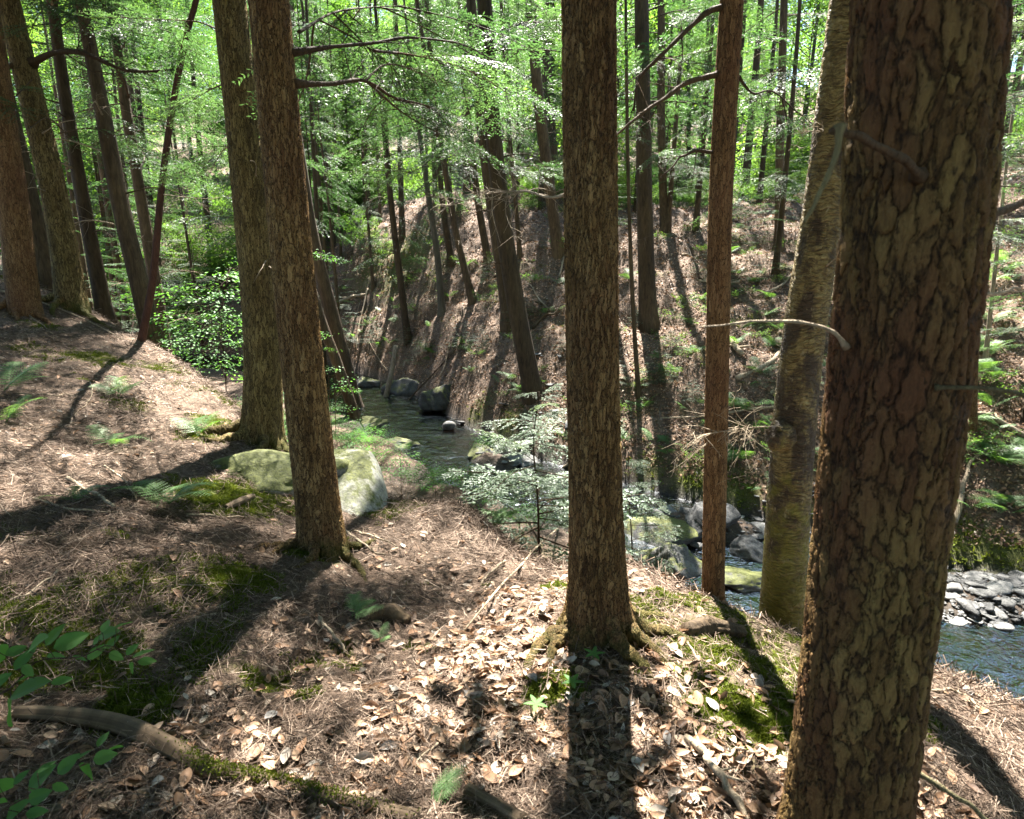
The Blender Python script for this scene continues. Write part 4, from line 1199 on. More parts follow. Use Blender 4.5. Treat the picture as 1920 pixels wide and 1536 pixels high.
_rp = random.Random(12)
near_flat = []
while len(near_flat) < 80:
    px, py = _rp.uniform(440, 1060), _rp.uniform(745, 1000)
    p = G(px, py)
    if p[2] > float(Wl(p[0])) + .12 and crest_d(p[0:1], p[1:2])[0][0] > .35 and p[1] < np.interp(p[0], far_edge[:, 0], far_edge[:, 1]) - 1:
        near_flat.append((p[0], p[1]))
near_flat += [((px - 960) / FPX * y, y) for px, y in [(420, 10), (370, 11), (300, 11.5), (240, 12), (1190, 5.2), (1240, 5.0)]]
for k, (x, y) in enumerate(near_flat):
    rk = np.random.default_rng(300 + k)
    o = thing('leafy_plant', 'low leafy plant on the steep bank falling from the near edge to the stream', 'plant', (x, y, h1(x, y)), 'low plants on the near stream bank')
    m, fm = MB(), MB()
    for q in range(7):
        V, F, wd = bl[q % 4]
        a = q * .9 + rk.uniform(0, .4); L = rk.uniform(.16, .34)
        fm.add(Xf.place(V, a, rk.uniform(.1, .8), 0, L, (0, 0, .1)), F, np.clip(rk.uniform(.2, .8) + rk.normal(0, .1, len(F)), 0, 1))
        m.tube(Xf.place(wd[0][0], a, .5, 0, L, (0, 0, .1)), .002, 4, False)
    m.tube(np.array([[0, 0, -.1], [0, 0, .12]]), .004, 5)
    m.build('stem', MAT['limb'], o); fm.build('foliage', MAT['beech'], o)

for k, (x, y) in enumerate([(9.6, 8.6), (12.0, 9.6), (12.5, 14.5), (14.5, 12.5), (10.2, 6.0), (13.5, 7.4)]):
    bgtree('hemlock_tree', 'hemlock with drooping pale sprays on the right slope beyond the massive trunk', 'tree', x, y, PT[k % 4], 'open', k, 2.6, .8, .95, 'hemlocks on the right slope', k * 1.9)  # mostly out of frame, added also to keep sky reflections off the stream

PLANT = []
for k in range(4):
    rk = np.random.default_rng(500 + k)
    m, fm = MB(), MB()
    for q in range(6):
        V, F, wd = bl[(q + k) % 4]
        a = q * 1.05 + rk.uniform(0, .4); L = rk.uniform(.2, .36)
        fm.add(Xf.place(V, a, rk.uniform(.1, .8), 0, L, (0, 0, .1)), F, np.clip(rk.uniform(.2, .8) + rk.normal(0, .1, len(F)), 0, 1))
        m.tube(Xf.place(wd[0][0], a, .5, 0, L, (0, 0, .1)), .002, 4, False)
    m.tube(np.array([[0, 0, -.15], [0, 0, .12]]), .004, 5)
    a, b = m.build('stem', MAT['limb']), fm.build('foliage', MAT['spring'])
    PLANT.append((a.data, b.data)); bpy.data.objects.remove(a); bpy.data.objects.remove(b)
_rp = random.Random(66)
k = 0
while k < 110:
    px, py = _rp.uniform(600, 1900), _rp.uniform(395, 900)
    p = G(px, py)
    if p[2] < float(Wl(p[0])) + .25 or p[1] < 7 or p[1] > 27:
        continue
    o = thing('leafy_plant', 'low green leafy plant growing in the litter of the far bank', 'plant', p, 'low plants on the far bank', _rp.uniform(0, 6))
    sc = _rp.uniform(.6, 1.4) * (1 + max(0, p[1] - 16) * .06)
    put_mesh('stem', PLANT[k % 4][0], o, sc=sc); put_mesh('foliage', PLANT[k % 4][1], o, sc=sc)
    k += 1
for k in range(34):
    y = _rp.uniform(21.5, 26); x = _rp.uniform(-.25, .75) * y
    o = thing('shrub', 'low shrub on the rim of the far bank', 'shrub', (x, y, h1(x, y) - .05), 'low shrubs on the rim of the far bank', _rp.uniform(0, 6))
    sc = _rp.uniform(.28, .55)
    put_mesh('foliage', CROWN['bush'][k % 3][0], o, sc=sc); put_mesh('stems', CROWN['bush'][k % 3][1], o, sc=sc)

# ------------------------------------------------------------------ leafy twig hanging into the bottom left corner
def leaf_grid(b, tip, width, up, curl=.15, n=8, w=4):
    b = np.asarray(b); tip = np.asarray(tip)
    D = tip - b; L = np.linalg.norm(D); D = D / L
    S = np.cross(D, up); S /= np.linalg.norm(S); N = np.cross(S, D)
    t = np.linspace(0, 1, n)
    prof = np.sin(np.pi * t ** .8) ** .8 * (1 - .12 * t); prof[0] = .03; prof[-1] = .01
    s = np.linspace(-1, 1, w * 2 + 1)
    V = []
    for i in range(n):
        for q in s:
            edge = 1 + (.04 if (i % 2) and abs(q) == 1 else 0)
            V.append(b + D * t[i] * L + S * q * prof[i] * width * .5 * edge + N * (abs(q) * .14 * width * prof[i] - curl * L * t[i] ** 2 * .6))
    m = len(s)
    F = [[i * m + j, i * m + j + 1, (i + 1) * m + j + 1, (i + 1) * m + j] for i in range(n - 1) for j in range(m - 1)]
    return np.array(V), np.array(F)
LU = [(86, 1211, 120, 1168), (100, 1216, 168, 1186), (87, 1231, 124, 1231), (53, 1221, 85, 1191), (27, 1257, 67, 1211), (10, 1230, 52, 1209), (43, 1247, 62, 1268), (20, 1307, 92, 1273), (95, 1281, 138, 1271),
      (-14, 1217, 14, 1237), (22, 1312, 15, 1364), (135, 1231, 165, 1238), (163, 1237, 202, 1206), (200, 1217, 224, 1190), (174, 1208, 194, 1190), (192, 1186, 204, 1160), (187, 1192, 222, 1182), (218, 1178, 248, 1163),
      (205, 1224, 231, 1237), (236, 1228, 260, 1206), (248, 1234, 290, 1215), (258, 1241, 294, 1239), (250, 1242, 246, 1268), (30, 1280, 64, 1262), (-20, 1290, 20, 1262)]
LL = [(183, 1401, 204, 1370), (195, 1411, 231, 1397), (175, 1424, 219, 1413), (167, 1431, 163, 1464), (145, 1424, 171, 1405), (70, 1450, 106, 1424), (53, 1481, 102, 1433), (108, 1451, 148, 1413), (98, 1471, 129, 1481),
      (25, 1471, 54, 1443), (-8, 1463, 26, 1481), (53, 1501, 95, 1483), (12, 1534, 52, 1500), (48, 1526, 90, 1520), (20, 1560, 60, 1535), (-20, 1510, 14, 1500)]
def leafy_twig(label, y, stem, leaves, seed):
    rgn = np.random.default_rng(seed)
    base = at(*stem[0], y)
    o = thing('beech_branch', label, 'branch', base)
    m = MB()
    P = spline([at(a, b, y) - base for a, b in stem], 20)
    m.tube(P, np.linspace(.0035, .0012, 20), 6)
    fm = MB()
    for (a, b, c, d) in leaves:
        yy = y + rgn.uniform(-.05, .05)
        p0, p1 = at(a, b, yy) - base, at(c, d, yy + rgn.uniform(-.02, .06)) - base
        L = np.linalg.norm(p1 - p0)
        up = unit(np.array([rgn.normal(0, .35), -.55 + rgn.normal(0, .25), .75]))
        V, F = leaf_grid(p0, p1, L * rgn.uniform(.5, .62), up)
        fm.add(V, F, rgn.uniform(.35, .9))
        k = int(np.argmin(((P - p0) ** 2).sum(1)))
        m.tube(np.array([P[k], (P[k] + p0) / 2, p0]), .0011, 4, False)
    m.build('twig', MAT['limb'], o); fm.build('foliage', MAT['beech'], o)
leafy_twig('fresh green beech twig reaching in at the lower left, the upper of two', 1.45, [(-60, 1330), (20, 1290), (70, 1240), (150, 1232), (205, 1210), (250, 1236)], LU, 61)
leafy_twig('fresh green beech twig in the bottom left corner, the lower of two', 1.30, [(-60, 1560), (20, 1510), (60, 1490), (110, 1460), (170, 1425), (200, 1405)], LL, 62)

# ------------------------------------------------------------------ boulder, stones, gravel
def rock_verts(n, seed, planes=14, soft=9.0, rough=.06, squash=(1, 1, 1)):
    rgn = np.random.default_rng(seed)
    V, F = ico(n)
    N = unit(rgn.normal(size=(planes, 3)))
    d = rgn.uniform(.72, 1.0, planes)
    c = np.maximum(V @ N.T, 1e-3)
    r = (((c / d) ** soft).sum(1)) ** (-1 / soft)
    r = np.minimum(r, 1.3)
    P = V * r[:, None]
    k = fbm(P[:, 0] * 3 + seed, P[:, 1] * 3 + P[:, 2] * 2.3, seed, 4) - .5
    P = P * (1 + rough * 2 * k)[:, None]
    return P * np.array(squash), F

def rock(name, label, cat, pos, size, seed, mat, rz=0, n=3, group=None, rough=.06, planes=14, tilt=(0, 0), soft=9.0):
    V, F = rock_verts(n, seed, planes, soft, rough)
    o = build(name, V * np.array(size), F, mat)
    o.location = tuple(pos); o.rotation_euler = (tilt[0], tilt[1], rz)
    tag(o, label, cat, group)
    return o

def hull_rock(name, label, cat, pts, mat, seed, rough=.03):
    import bmesh
    pts = np.asarray(pts); base = pts.mean(0)
    bm = bmesh.new()
    for p in pts - base:
        bm.verts.new(p)
    r = bmesh.ops.convex_hull(bm, input=bm.verts)
    bmesh.ops.delete(bm, geom=[v for v in bm.verts if not v.link_faces], context='VERTS')
    bmesh.ops.triangulate(bm, faces=bm.faces[:])
    for k in range(5):
        bmesh.ops.subdivide_edges(bm, edges=bm.edges[:], cuts=1, use_grid_fill=True)
        bmesh.ops.triangulate(bm, faces=bm.faces[:])
        for _ in range(2 if k > 1 else 1):
            bmesh.ops.smooth_vert(bm, verts=bm.verts[:], factor=.45 if k < 3 else .5, use_axis_x=True, use_axis_y=True, use_axis_z=True)
    bm.normal_update(); bm.verts.ensure_lookup_table()
    V = np.array([v.co for v in bm.verts]); N = np.array([v.normal for v in bm.verts])
    F = np.array([[v.index for v in f.verts] for f in bm.faces])
    bm.free()
    d = (fbm(V[:, 0] * 4 + V[:, 2] * 2 + seed, V[:, 1] * 4 - V[:, 2] * 3, seed, 4) - .5) * rough * 2 + (fbm(V[:, 0] * 22 + V[:, 2] * 9, V[:, 1] * 22 + seed, seed + 5, 3) - .5) * rough * .4
    o = build(name, V + N * d[:, None], F, mat)
    o.location = tuple(base); tag(o, label, cat)
    return o
hull_rock('boulder', 'pale lichen covered boulder with green moss, right of the dark leaning trunk', 'boulder',
          [at(*q) for q in [(545, 856, 5.5), (600, 838, 5.6), (650, 832, 5.5), (700, 838, 5.4), (728, 880, 5.15), (736, 940, 4.85), (728, 990, 4.55), (706, 1022, 4.3), (680, 1010, 4.25), (600, 975, 4.4), (540, 930, 4.7), (668, 850, 5.0)]]
          + [at(540, 900, 5.9), at(700, 900, 6.0), at(600, 1100, 4.5), at(740, 1100, 4.6), at(720, 1050, 5.5)], MAT['boulder'], 3, .035)
g = at(490, 930, 4.9)
rock('mossy_rock', 'low mossy rock hump half buried in the needles left of the dark leaning trunk', 'rock', (g[0], g[1] + .1, h1(g[0], g[1]) - .16), (.95, .5, .27), 15, MAT['mossrock'], .35, 5, rough=.14, soft=20.0)
p = at(843, 806, 12.6)
rock('stream_stone', 'smooth pale round stone alone in the upstream riffle', 'stone', (p[0], p[1], float(Wl(p[0])) + .08), (.24, .2, .15), 16, MAT['rock'], .3, 4, rough=.02, planes=40, soft=5)
for k, (px, py, sx, sy, sz, y, lab, m) in enumerate([
        (980, 860, .42, .35, .22, 10.5, 'grey angular rock in midstream behind the young hemlock', 'rock'), (1265, 1040, .38, .5, .34, 6.6, 'large dark mossy rock in the stream just right of the middle trunk', 'wetrock'),
        (1240, 985, .55, .4, .22, 7.4, 'flat dark rock shelf at the far side of the stream, right of the middle trunk', 'wetrock'), (1330, 985, .45, .35, .2, 7.5, 'grey rock slab beside the slim reddish trunk on the far waterside', 'rock'),
        (1415, 1020, .3, .28, .22, 7.0, 'grey blocky stone at the waterside left of the birch', 'rock'), (1385, 1055, .42, .3, .14, 6.3, 'yellow green mossy stone in the water between the slim trunk and the birch', 'wetrock'),
        (900, 880, .4, .3, .2, 10.8, 'dark wet rock at the near side of the midstream pool', 'wetrock'), (760, 745, .7, .5, .4, 16.4, 'dark mossy rock ledge at the upstream bend behind the leaning pole', 'wetrock'),
        (830, 760, .6, .5, .4, 14.4, 'shadowed rock under the cut far bank upstream', 'wetrock'), (690, 735, .6, .4, .3, 17.5, 'mossy rock at the foot of the upstream bank', 'wetrock'),
        (740, 835, .5, .35, .15, 11.3, 'mossy low rock in the stream above the leafy clump', 'wetrock'), (700, 800, .55, .4, .13, 13.0, 'wide flat dark rock in the upstream riffle', 'wetrock')]):
    p = at(px, py, y)
    rock('stream_rock', lab, 'rock', (p[0], p[1], max(h1(p[0], p[1]) + .03, float(Wl(p[0])) - .02)), (sx * .8, sy * .8, sz * .8), 60 + k, MAT[m], k * 1.3, 5, rough=.16, planes=9, soft=32.0)
templ = []
for k in range(9):
    V, F = rock_verts(3, 90 + k, 9, 40.0, .05)
    o = build('stone', V * np.array([(1, .6, .17), (1, .75, .3), (1, .42, .13)][k % 3]), F, MAT['rock'])
    templ.append(o.data); bpy.data.objects.remove(o)
def stone_field(n, fn, label, group, smin, smax, seed):
    r2 = random.Random(seed)
    c = 0
    while c < n:
        x, y = fn(r2)
        z = h1(x, y)
        if z < float(Wl(x)) - .13:
            continue
        o = bpy.data.objects.new('stone', templ[r2.randrange(9)])
        COL.objects.link(o)
        s = smin + (smax - smin) * r2.random() ** 2.5
        o.location = (x, y, z + s * .12)
        o.rotation_euler = (r2.gauss(0, .18), r2.gauss(0, .18), r2.uniform(0, 6.3))
        o.scale = (s, s, s)
        tag(o, label, 'stone', group)
        c += 1
def q1(r): p = at(r.uniform(1735, 1990), r.uniform(1050, 1225), 6.0); t = (CAMZ + 1.75) / (CAMZ - p[2]); return p[0] * t, p[1] * t
def q2(r): p = at(r.uniform(1190, 1560), r.uniform(945, 1075), 6.0); t = (CAMZ + 1.8) / (CAMZ - p[2]); return p[0] * t, p[1] * t
def q3(r): p = at(r.uniform(800, 1080), r.uniform(790, 900), 9.0); t = (CAMZ + 1.75) / (CAMZ - p[2]); return p[0] * t, p[1] * t
stone_field(280, q1, 'flat grey slate stone lying among others on the gravel bar at the right', 'slate stones on the gravel bar', .03, .14, 1)
stone_field(70, q2, 'small grey stone at the far waterside between the middle trunk and the birch', 'stones at the far waterside', .04, .2, 2)
stone_field(28, q3, 'small dark stone in the shallow water behind the young hemlock', 'stones in the upstream shallows', .06, .2, 3)
# finer gravel nobody could count
def gravel():
    r2 = np.random.default_rng(4)
    m = MB()
    V0, F0 = rock_verts(1, 7, 10, 10, .02)
    rr = random.Random(9)
    for k in range(1700):
        x, y = (q1 if k < 1250 else q2)(rr)
        z = h1(x, y)
        if z < float(Wl(x)) - .2:
            continue
        s = r2.uniform(.012, .045)
        a = r2.uniform(0, 6.3)
        m.add((V0 * np.array([s, s * .75, s * .4])) @ rotz(a).T + np.array([x, y, z + s * .2]), F0)
    o = m.build('gravel', MAT['rock'], smooth=False)
    tag(o, 'fine grey gravel between the stones at the waterside', 'gravel', None, 'stuff')
gravel()

# ------------------------------------------------------------------ logs, sticks, dead wood
def log_mesh(pts, rad, seed, nseg=28, n=90, ridge=.10):
    P = spline(pts, n)
    R = np.interp(np.linspace(0, 1, n), np.linspace(0, 1, len(rad)), rad)
    A, B, T = frames(P)
    th = np.arange(nseg) * 2 * np.pi / nseg
    S = np.linspace(0, 1, n)[:, None] * 3
    rid = ridge * (fbm(np.cos(th)[None] * 2.2 + S * .35 + seed, np.sin(th)[None] * 2.2 + S * .25, seed, 4) - .5) * 2
    rid = rid + .06 * (vnoise(th[None] * 5.0, S * 1.2, seed + 3) - .5)
    r = R[:, None] * (1 + rid)
    V = P[:, None] + r[..., None] * (np.cos(th)[None, :, None] * A[:, None] + np.sin(th)[None, :, None] * B[:, None])
    i = np.arange(n - 1)[:, None] * nseg; j = np.arange(nseg)[None]; j2 = (j + 1) % nseg
    F = np.stack([i + j, i + j2, i + nseg + j2, i + nseg + j], -1).reshape(-1, 4)
    caps = np.array([np.arange(nseg)[::-1], np.arange((n - 1) * nseg, n * nseg)])
    tone = np.clip(.5 + 1.6 * rid[:-1].ravel() / ridge * .35 + np.repeat(RNG.normal(0, .03, n - 1), nseg), 0, 1)
    return V.reshape(-1, 3), [F, caps], np.r_[tone, .4, .4]

def gp(px, py, dz=0.0):
    p = G(px, py).copy(); p[2] = h1(p[0], p[1]) + dz
    return p
def log(name, label, cat, pix, rad, seed, dz=None, mat='log', moss=(), ridge=.1, n=90):
    pts = [gp(a, b, (rad[min(i, len(rad) - 1)] * .55 if dz is None else dz)) for i, (a, b) in enumerate(pix)]
    base = pts[0]
    V, F, t = log_mesh(np.array(pts) - base, rad, seed, n=n, ridge=ridge)
    o = thing(name, label, cat, base)
    build('wood', V, F, MAT[mat], o, tone=t)
    for (f, ln, k) in moss:       # cushions of moss growing on the wood
        P = spline(np.array(pts) - base, 60)
        mm = MB()
        r2 = np.random.default_rng(seed + k)
        for _ in range(1800):
            q = P[int(np.clip(r2.normal(f, ln), 0, .99) * 60)]
            a = r2.uniform(.1, math.pi * .9)
            rr = np.interp(f, np.linspace(0, 1, len(rad)), rad)
            b = q + np.array([math.cos(a) * rr * r2.choice([-1, 1]) * .6, -math.cos(a) * rr * .8, abs(math.sin(a)) * rr * 1.0]) + r2.normal(0, .006, 3)
            d = unit(np.array([r2.normal(0, .7), r2.normal(0, .7), 1.0]))
            V2, F2 = leaf_quads(b[None], d[None], unit(r2.normal(size=(1, 3))), .010, .005)
            mm.add(V2, F2, r2.uniform(.2, .9))
        mm.build('moss_patch', MAT['moss'], o)
    return o
log('fallen_branch', 'thick weathered fallen limb crossing the lower left corner, mossy in its middle', 'fallen branch', [(30, 1345), (120, 1352), (230, 1372), (330, 1420), (400, 1455), (520, 1475), (640, 1510), (780, 1545)],
    [.025, .034, .039, .032, .023, .023, .024, .025], 5, ridge=.2, moss=((.52, .07, 1), (.74, .10, 2)))
log('fallen_branch', 'short end of a brown fallen limb at the bottom edge, right of the fern frond', 'fallen branch', [(875, 1490), (915, 1515), (980, 1550)], [.022, .026, .026], 6)
log('fallen_log', 'brown log lying along the bank edge behind the massive trunk', 'log', [(1700, 1225), (1760, 1255), (1830, 1295), (1960, 1330)], [.03, .045, .05, .055], 7)
log('rotten_log', 'dark rotten log chunk on the bank edge right of the middle trunk', 'log', [(1285, 1190), (1330, 1186), (1392, 1192)], [.035, .05, .03], 8, ridge=.5, mat='far')
log('bark_chunk', 'reddish piece of rotten wood on the needles left of the dark leaning trunk', 'wood piece', [(425, 955), (450, 945), (475, 935)], [.02, .028, .018], 9, ridge=.25)
log('rotten_wood', 'dark rotten wood lump among dry leaves by the small fern', 'wood piece', [(695, 1165), (730, 1160), (765, 1172)], [.025, .05, .03], 10, ridge=.5, mat='far')
sticks = [
    ('long straight dead stick pointing from the leaves up to the middle trunk', [(1045, 995), (990, 1050), (930, 1120), (860, 1200)], .011, .006),
    ('thick stick on the needles at the bottom right of the middle trunk shadow', [(1285, 1395), (1325, 1440), (1365, 1500), (1400, 1545)], .014, .012),
    ('stick with a mossy side lying behind the long straight stick', [(945, 1060), (915, 1085), (900, 1100)], .009, .005),
    ('short dark stick in the lit leaves left of centre', [(597, 1170), (625, 1200), (650, 1230)], .010, .006),
    ('thin pale twig at the left edge below the middle', [(110, 1080), (60, 1120), (-10, 1150)], .005, .004),
    ('grey stick lying in the shaded needles at left', [(130, 905), (170, 930), (215, 955)], .013, .010),
    ('curved twig in the needles left of the fern', [(195, 880), (230, 905), (260, 945)], .007, .004),
    ('pale dry branch on the upper left rise', [(20, 560), (60, 600), (110, 640)], .012, .005),
    ('long pale branch lying along the crest of the rise', [(0, 548), (80, 575), (160, 605), (230, 640)], .014, .006),
    ('twig on the left slope below the rise', [(30, 745), (80, 747), (140, 745)], .008, .005),
    ('bent pale twig standing out on the left slope', [(172, 720), (172, 750), (140, 785)], .006, .004),
    ('dark stick near the bottom edge right of the middle trunk shadow', [(1350, 1425), (1390, 1420), (1440, 1420)], .006, .004),
    ('thin curved twig at the bottom centre', [(820, 1405), (790, 1440), (775, 1480)], .004, .002),
    ('thin twig in the mossy ground between the middle trunk and the massive trunk', [(1280, 1180), (1300, 1235), (1312, 1262)], .006, .004),
    ('slanting dead stick on the needles right of the dark leaning trunk', [(645, 1000), (680, 1030), (720, 1050)], .012, .006),
    ('root like stick beside the foot of the dark leaning trunk', [(665, 1000), (700, 1015), (745, 1030)], .008, .005),
    ('grey stick in the needles at the right edge', [(1730, 1300), (1800, 1310), (1850, 1345)], .008, .006),
    ('fallen pale twig along the right bank edge', [(1770, 1280), (1820, 1284), (1860, 1278)], .006, .003),
    ('stick lying below the mossy rock hump', [(350, 975), (410, 977), (460, 975)], .010, .006),
    ('thin stick across the dark needles at left centre', [(60, 940), (140, 965), (230, 965)], .007, .005),
    ('fallen pole lying down the far bank behind the dark thin double trunk', [(690, 545), (675, 610), (668, 660)], .03, .02),
    ('mossy fallen limb on the far bank at left', [(610, 590), (650, 565), (685, 560)], .07, .05),
    ('long fallen limb on the far bank between the slim trunk and the birch', [(1380, 720), (1440, 690), (1490, 640)], .05, .03),
    ('dark rotting limb stub on the far bank behind the slim reddish trunk', [(1362, 640), (1378, 660), (1392, 672)], .06, .05),
]
for k, (lab, pix, r0, r1) in enumerate(sticks):
    pts = np.array([gp(a, b, r0 * .8 + (.012 if i in (0, len(pix) - 1) else .02)) for i, (a, b) in enumerate(pix)])
    base = pts[0]
    P = spline(pts - base, 30) + wobble(30, .012, 70 + k, 7)
    m = MB(); m.tube(P, np.interp(np.linspace(0, 1, 30), [0, 1], [r0, r1]) * (1 + .15 * np.sin(np.arange(30) * 1.3)), 8)
    r2 = np.random.default_rng(k)
    for _ in range(3):
        q = P[r2.integers(5, 27)]
        d = unit(r2.normal(0, 1, 3) * np.array([1, 1, .25]) + np.array([0, 0, .2]))
        l = r2.uniform(4, 9) * r0
        m.tube(np.array([q, q + d * l * .6, q + d * l]), np.array([r1 * .5, r1 * .35, r1 * .15]), 5, False)
    o = m.build('stick', MAT['dead'], None, base)
    tag(o, lab, 'stick')
_rp = random.Random(44)
k = 0
while k < 34:
    px, py = _rp.uniform(610, 1900), _rp.uniform(470, 930)
    p = G(px, py)
    if p[2] < float(Wl(p[0])) + .2 or p[1] < 6.5 or p[1] > 24:
        continue
    a_ = _rp.uniform(0, 3.14); L = _rp.uniform(.5, 2.4); r0 = _rp.uniform(.012, .04)
    pts = []
    for f in (-.5, -.15, .2, .5):
        x, y = p[0] + L * f * math.cos(a_) + _rp.gauss(0, .05), p[1] + L * f * math.sin(a_) + _rp.gauss(0, .05)
        pts.append((x, y, h1(x, y) + r0 * .8 + .02))
    pts = np.array(pts); base = pts[1]
    m = MB(); m.tube(spline(pts - base, 20) + wobble(20, .03, k, 5), np.linspace(r0, r0 * .5, 20), 7)
    r2 = np.random.default_rng(k + 900)
    P = spline(pts - base, 20)
    for _ in range(5):
        q = P[r2.integers(3, 18)]; d = unit(r2.normal(0, 1, 3) + np.array([0, 0, .3])); l = r2.uniform(.1, .4)
        m.tube(np.array([q, q + d * l * .5, q + d * l]), np.array([r0 * .35, r0 * .22, .002]), 4, False)
    o = m.build('fallen_branch', MAT['dead' if k % 3 else 'far'], None, base)
    tag(o, 'fallen dead branch lying in the litter of the far bank', 'fallen branch', 'fallen branches on the far bank')
    k += 1
# leaning pole at the stream
a, b = at(721, 752, 15.8), at(742, 648, 16.4)
m = MB(); m.tube(spline([a - unit(b - a) * .3, (a + b) / 2 + np.array([.03, 0, 0]), b], 20) - a, np.linspace(.085, .06, 20), 12)
o = m.build('leaning_pole', MAT['dead'], None, a); tag(o, 'pale broken pole leaning on the upstream bank with its foot in the water', 'pole')

# ------------------------------------------------------------------ ferns and small plants
def frond(L, rng, npair=15, wid=.36, arch=.5):
    t = np.linspace(0, 1, 14)
    ax = np.stack([t * L * (1 - .15 * t), np.zeros(14), L * (.55 * t - arch * t ** 2)], -1)
    m = MB()
    m.tube(ax, np.linspace(.0022, .0008, 14) * max(1, L / .35), 4, False, .3)
    P = []; D = []; Ls = []
    for k in range(npair * 2):
        f = .14 + .85 * (k // 2) / npair
        b = np.array([np.interp(f, t, ax[:, c]) for c in range(3)])
        pl = wid * L * (np.sin(np.pi * min(1, f * .78 + .22) ** .9) ** .8) * .62 + .01
        sd = 1 if k % 2 else -1
        d = unit(np.array([.38, sd, -.12 + rng.normal(0, .05)]))
        # each pinna: a row of lobes
        nl = 7
        s = np.linspace(0.02, 1, nl)
        for e in (-1, 1):
            q = b + d * (s * pl)[:, None]
            dd = unit(d[None] * .75 + np.array([e * 1.0, 0, 0])[None] * .55)
            P.append(q); D.append(np.repeat(dd, nl, 0)); Ls.append(pl * (.15 * (1 - s * .7)) + .0025)
    P = np.concatenate(P); D = np.concatenate(D); Ls = np.concatenate(Ls)
    N = unit(np.c_[rng.normal(0, .12, (len(P), 2)), np.ones(len(P))])
    V, F = leaf_quads(P, D, N, Ls * 1.15, Ls * .8)
    m.add(V, F, np.clip(.55 + rng.normal(0, .1, len(F)), 0, 1))
    return m
FR = []
for k in range(4):
    o = frond(.4, RNG, arch=.35 + .12 * k).build('frond', MAT['fern'])
    FR.append(o.data); bpy.data.objects.remove(o)
def fern(label, pos, sc, yaws, seed, group=None, tilt=.35):
    r2 = random.Random(seed)
    o = thing('fern', label, 'fern', pos, group)
    for k, a in enumerate(yaws):
        put_mesh('frond', FR[r2.randrange(4)], o, (0, 0, 0), (r2.gauss(0, .2), -tilt + r2.gauss(0, .12), a), sc * r2.uniform(.75, 1.1))
    return o
R = math.radians
for k, (lab, px, py, sc, yaws) in enumerate([
        ('largest fern, spreading over the needles left of the mossy rock hump', 318, 950, 1.11, [R(25), R(60), R(100), R(150), R(190), R(-20), R(-70)]),
        ('small pale fern by the moss left of the olive barked trunk', 372, 822, 1.00, [R(20), R(70), R(160), R(110)]),
        ('fern in a sunny patch high on the left slope', 222, 745, 1.11, [R(15), R(75), R(130), R(180), R(-40)]),
        ('low fern on the left slope below the sunny one', 208, 842, 0.89, [R(150), R(100), R(10), R(-30)]),
        ('fern cut by the left edge on the upper slope', 8, 735, 1.22, [R(30), R(60), R(-10), R(110)]),
        ('fern at the left edge, lower of the two there', 12, 795, 1.00, [R(20), R(70), R(-30)]),
        ('small upright fern left of the dark rotten wood lump', 660, 1160, .55, [R(80), R(100), R(-10), R(40)]),
        ('tiny dark fern in the leaves below the rotten wood lump', 712, 1205, .3, [R(140), R(70), R(-30)]),
        ('single bright fern frond at the bottom edge beside the fallen limb', 800, 1512, .42, [R(10), R(25)]),
        ('bright fern on the bank edge under the young hemlock', 925, 992, 1.0, [R(35), R(15), R(60), R(100)]),
        ('small fern in dark needles at the left, below the largest fern', 140, 945, .6, [R(20), R(120), R(70), R(200)]),
        ('fern low on the right slope beyond the massive trunk', 1895, 850, 1.2, [R(30), R(90), R(150), R(210), R(-20)]),
        ('fern by the moss edge on the right slope', 1880, 945, 1.0, [R(30), R(90), R(150), R(210), R(-20)]),
        ('fern on the far bank between the slim trunk and the birch', 1425, 705, 1.3, [R(30), R(90), R(150), R(210), R(-20)]),
        ('fern on the far bank at the foot of the pole thin stem', 1205, 765, 1.2, [R(0), R(60), R(120), R(180), R(240), R(-60)])]):
    p = gp(px, py, .01)
    fern(lab, p, sc, yaws, k)
r2 = random.Random(77)
n = 0
while n < 130:
    px, py = r2.uniform(600, 1900), r2.uniform(470, 1000)
    if 1060 < px < 1165 or px > 1560 and px < 1800:
        continue
    p = G(px, py)
    if p[2] < float(Wl(p[0])) + .25 or p[1] < 6.5:
        continue
    fern('small green fern scattered on the far bank slope', (p[0], p[1], p[2]), r2.uniform(.7, 1.6), [r2.uniform(0, 6.28) + k * 1.1 for k in range(r2.randrange(4, 7))], n, 'ferns scattered on the far bank')
    n += 1
r2 = random.Random(78)
for k in range(44):       # low hemlock seedlings
    px, py = r2.uniform(620, 1560), r2.uniform(440, 760)
    p = G(px, py)
    if p[2] < float(Wl(p[0])) + .3 or p[1] < 9:
        continue
    o = thing('hemlock_seedling', 'low hemlock seedling with flat sprays on the far bank slope', 'seedling', p, 'hemlock seedlings on the far bank')
    mf, mw = CROWN['open'][k % 4]
    s = r2.uniform(.11, .24)
    put_mesh('foliage', mf, o, (0, 0, .02), (0, 0, k), (s, s, s * .28))
    put_mesh('stem', mw, o, (0, 0, .02), (0, 0, k), (s, s, s * .28))
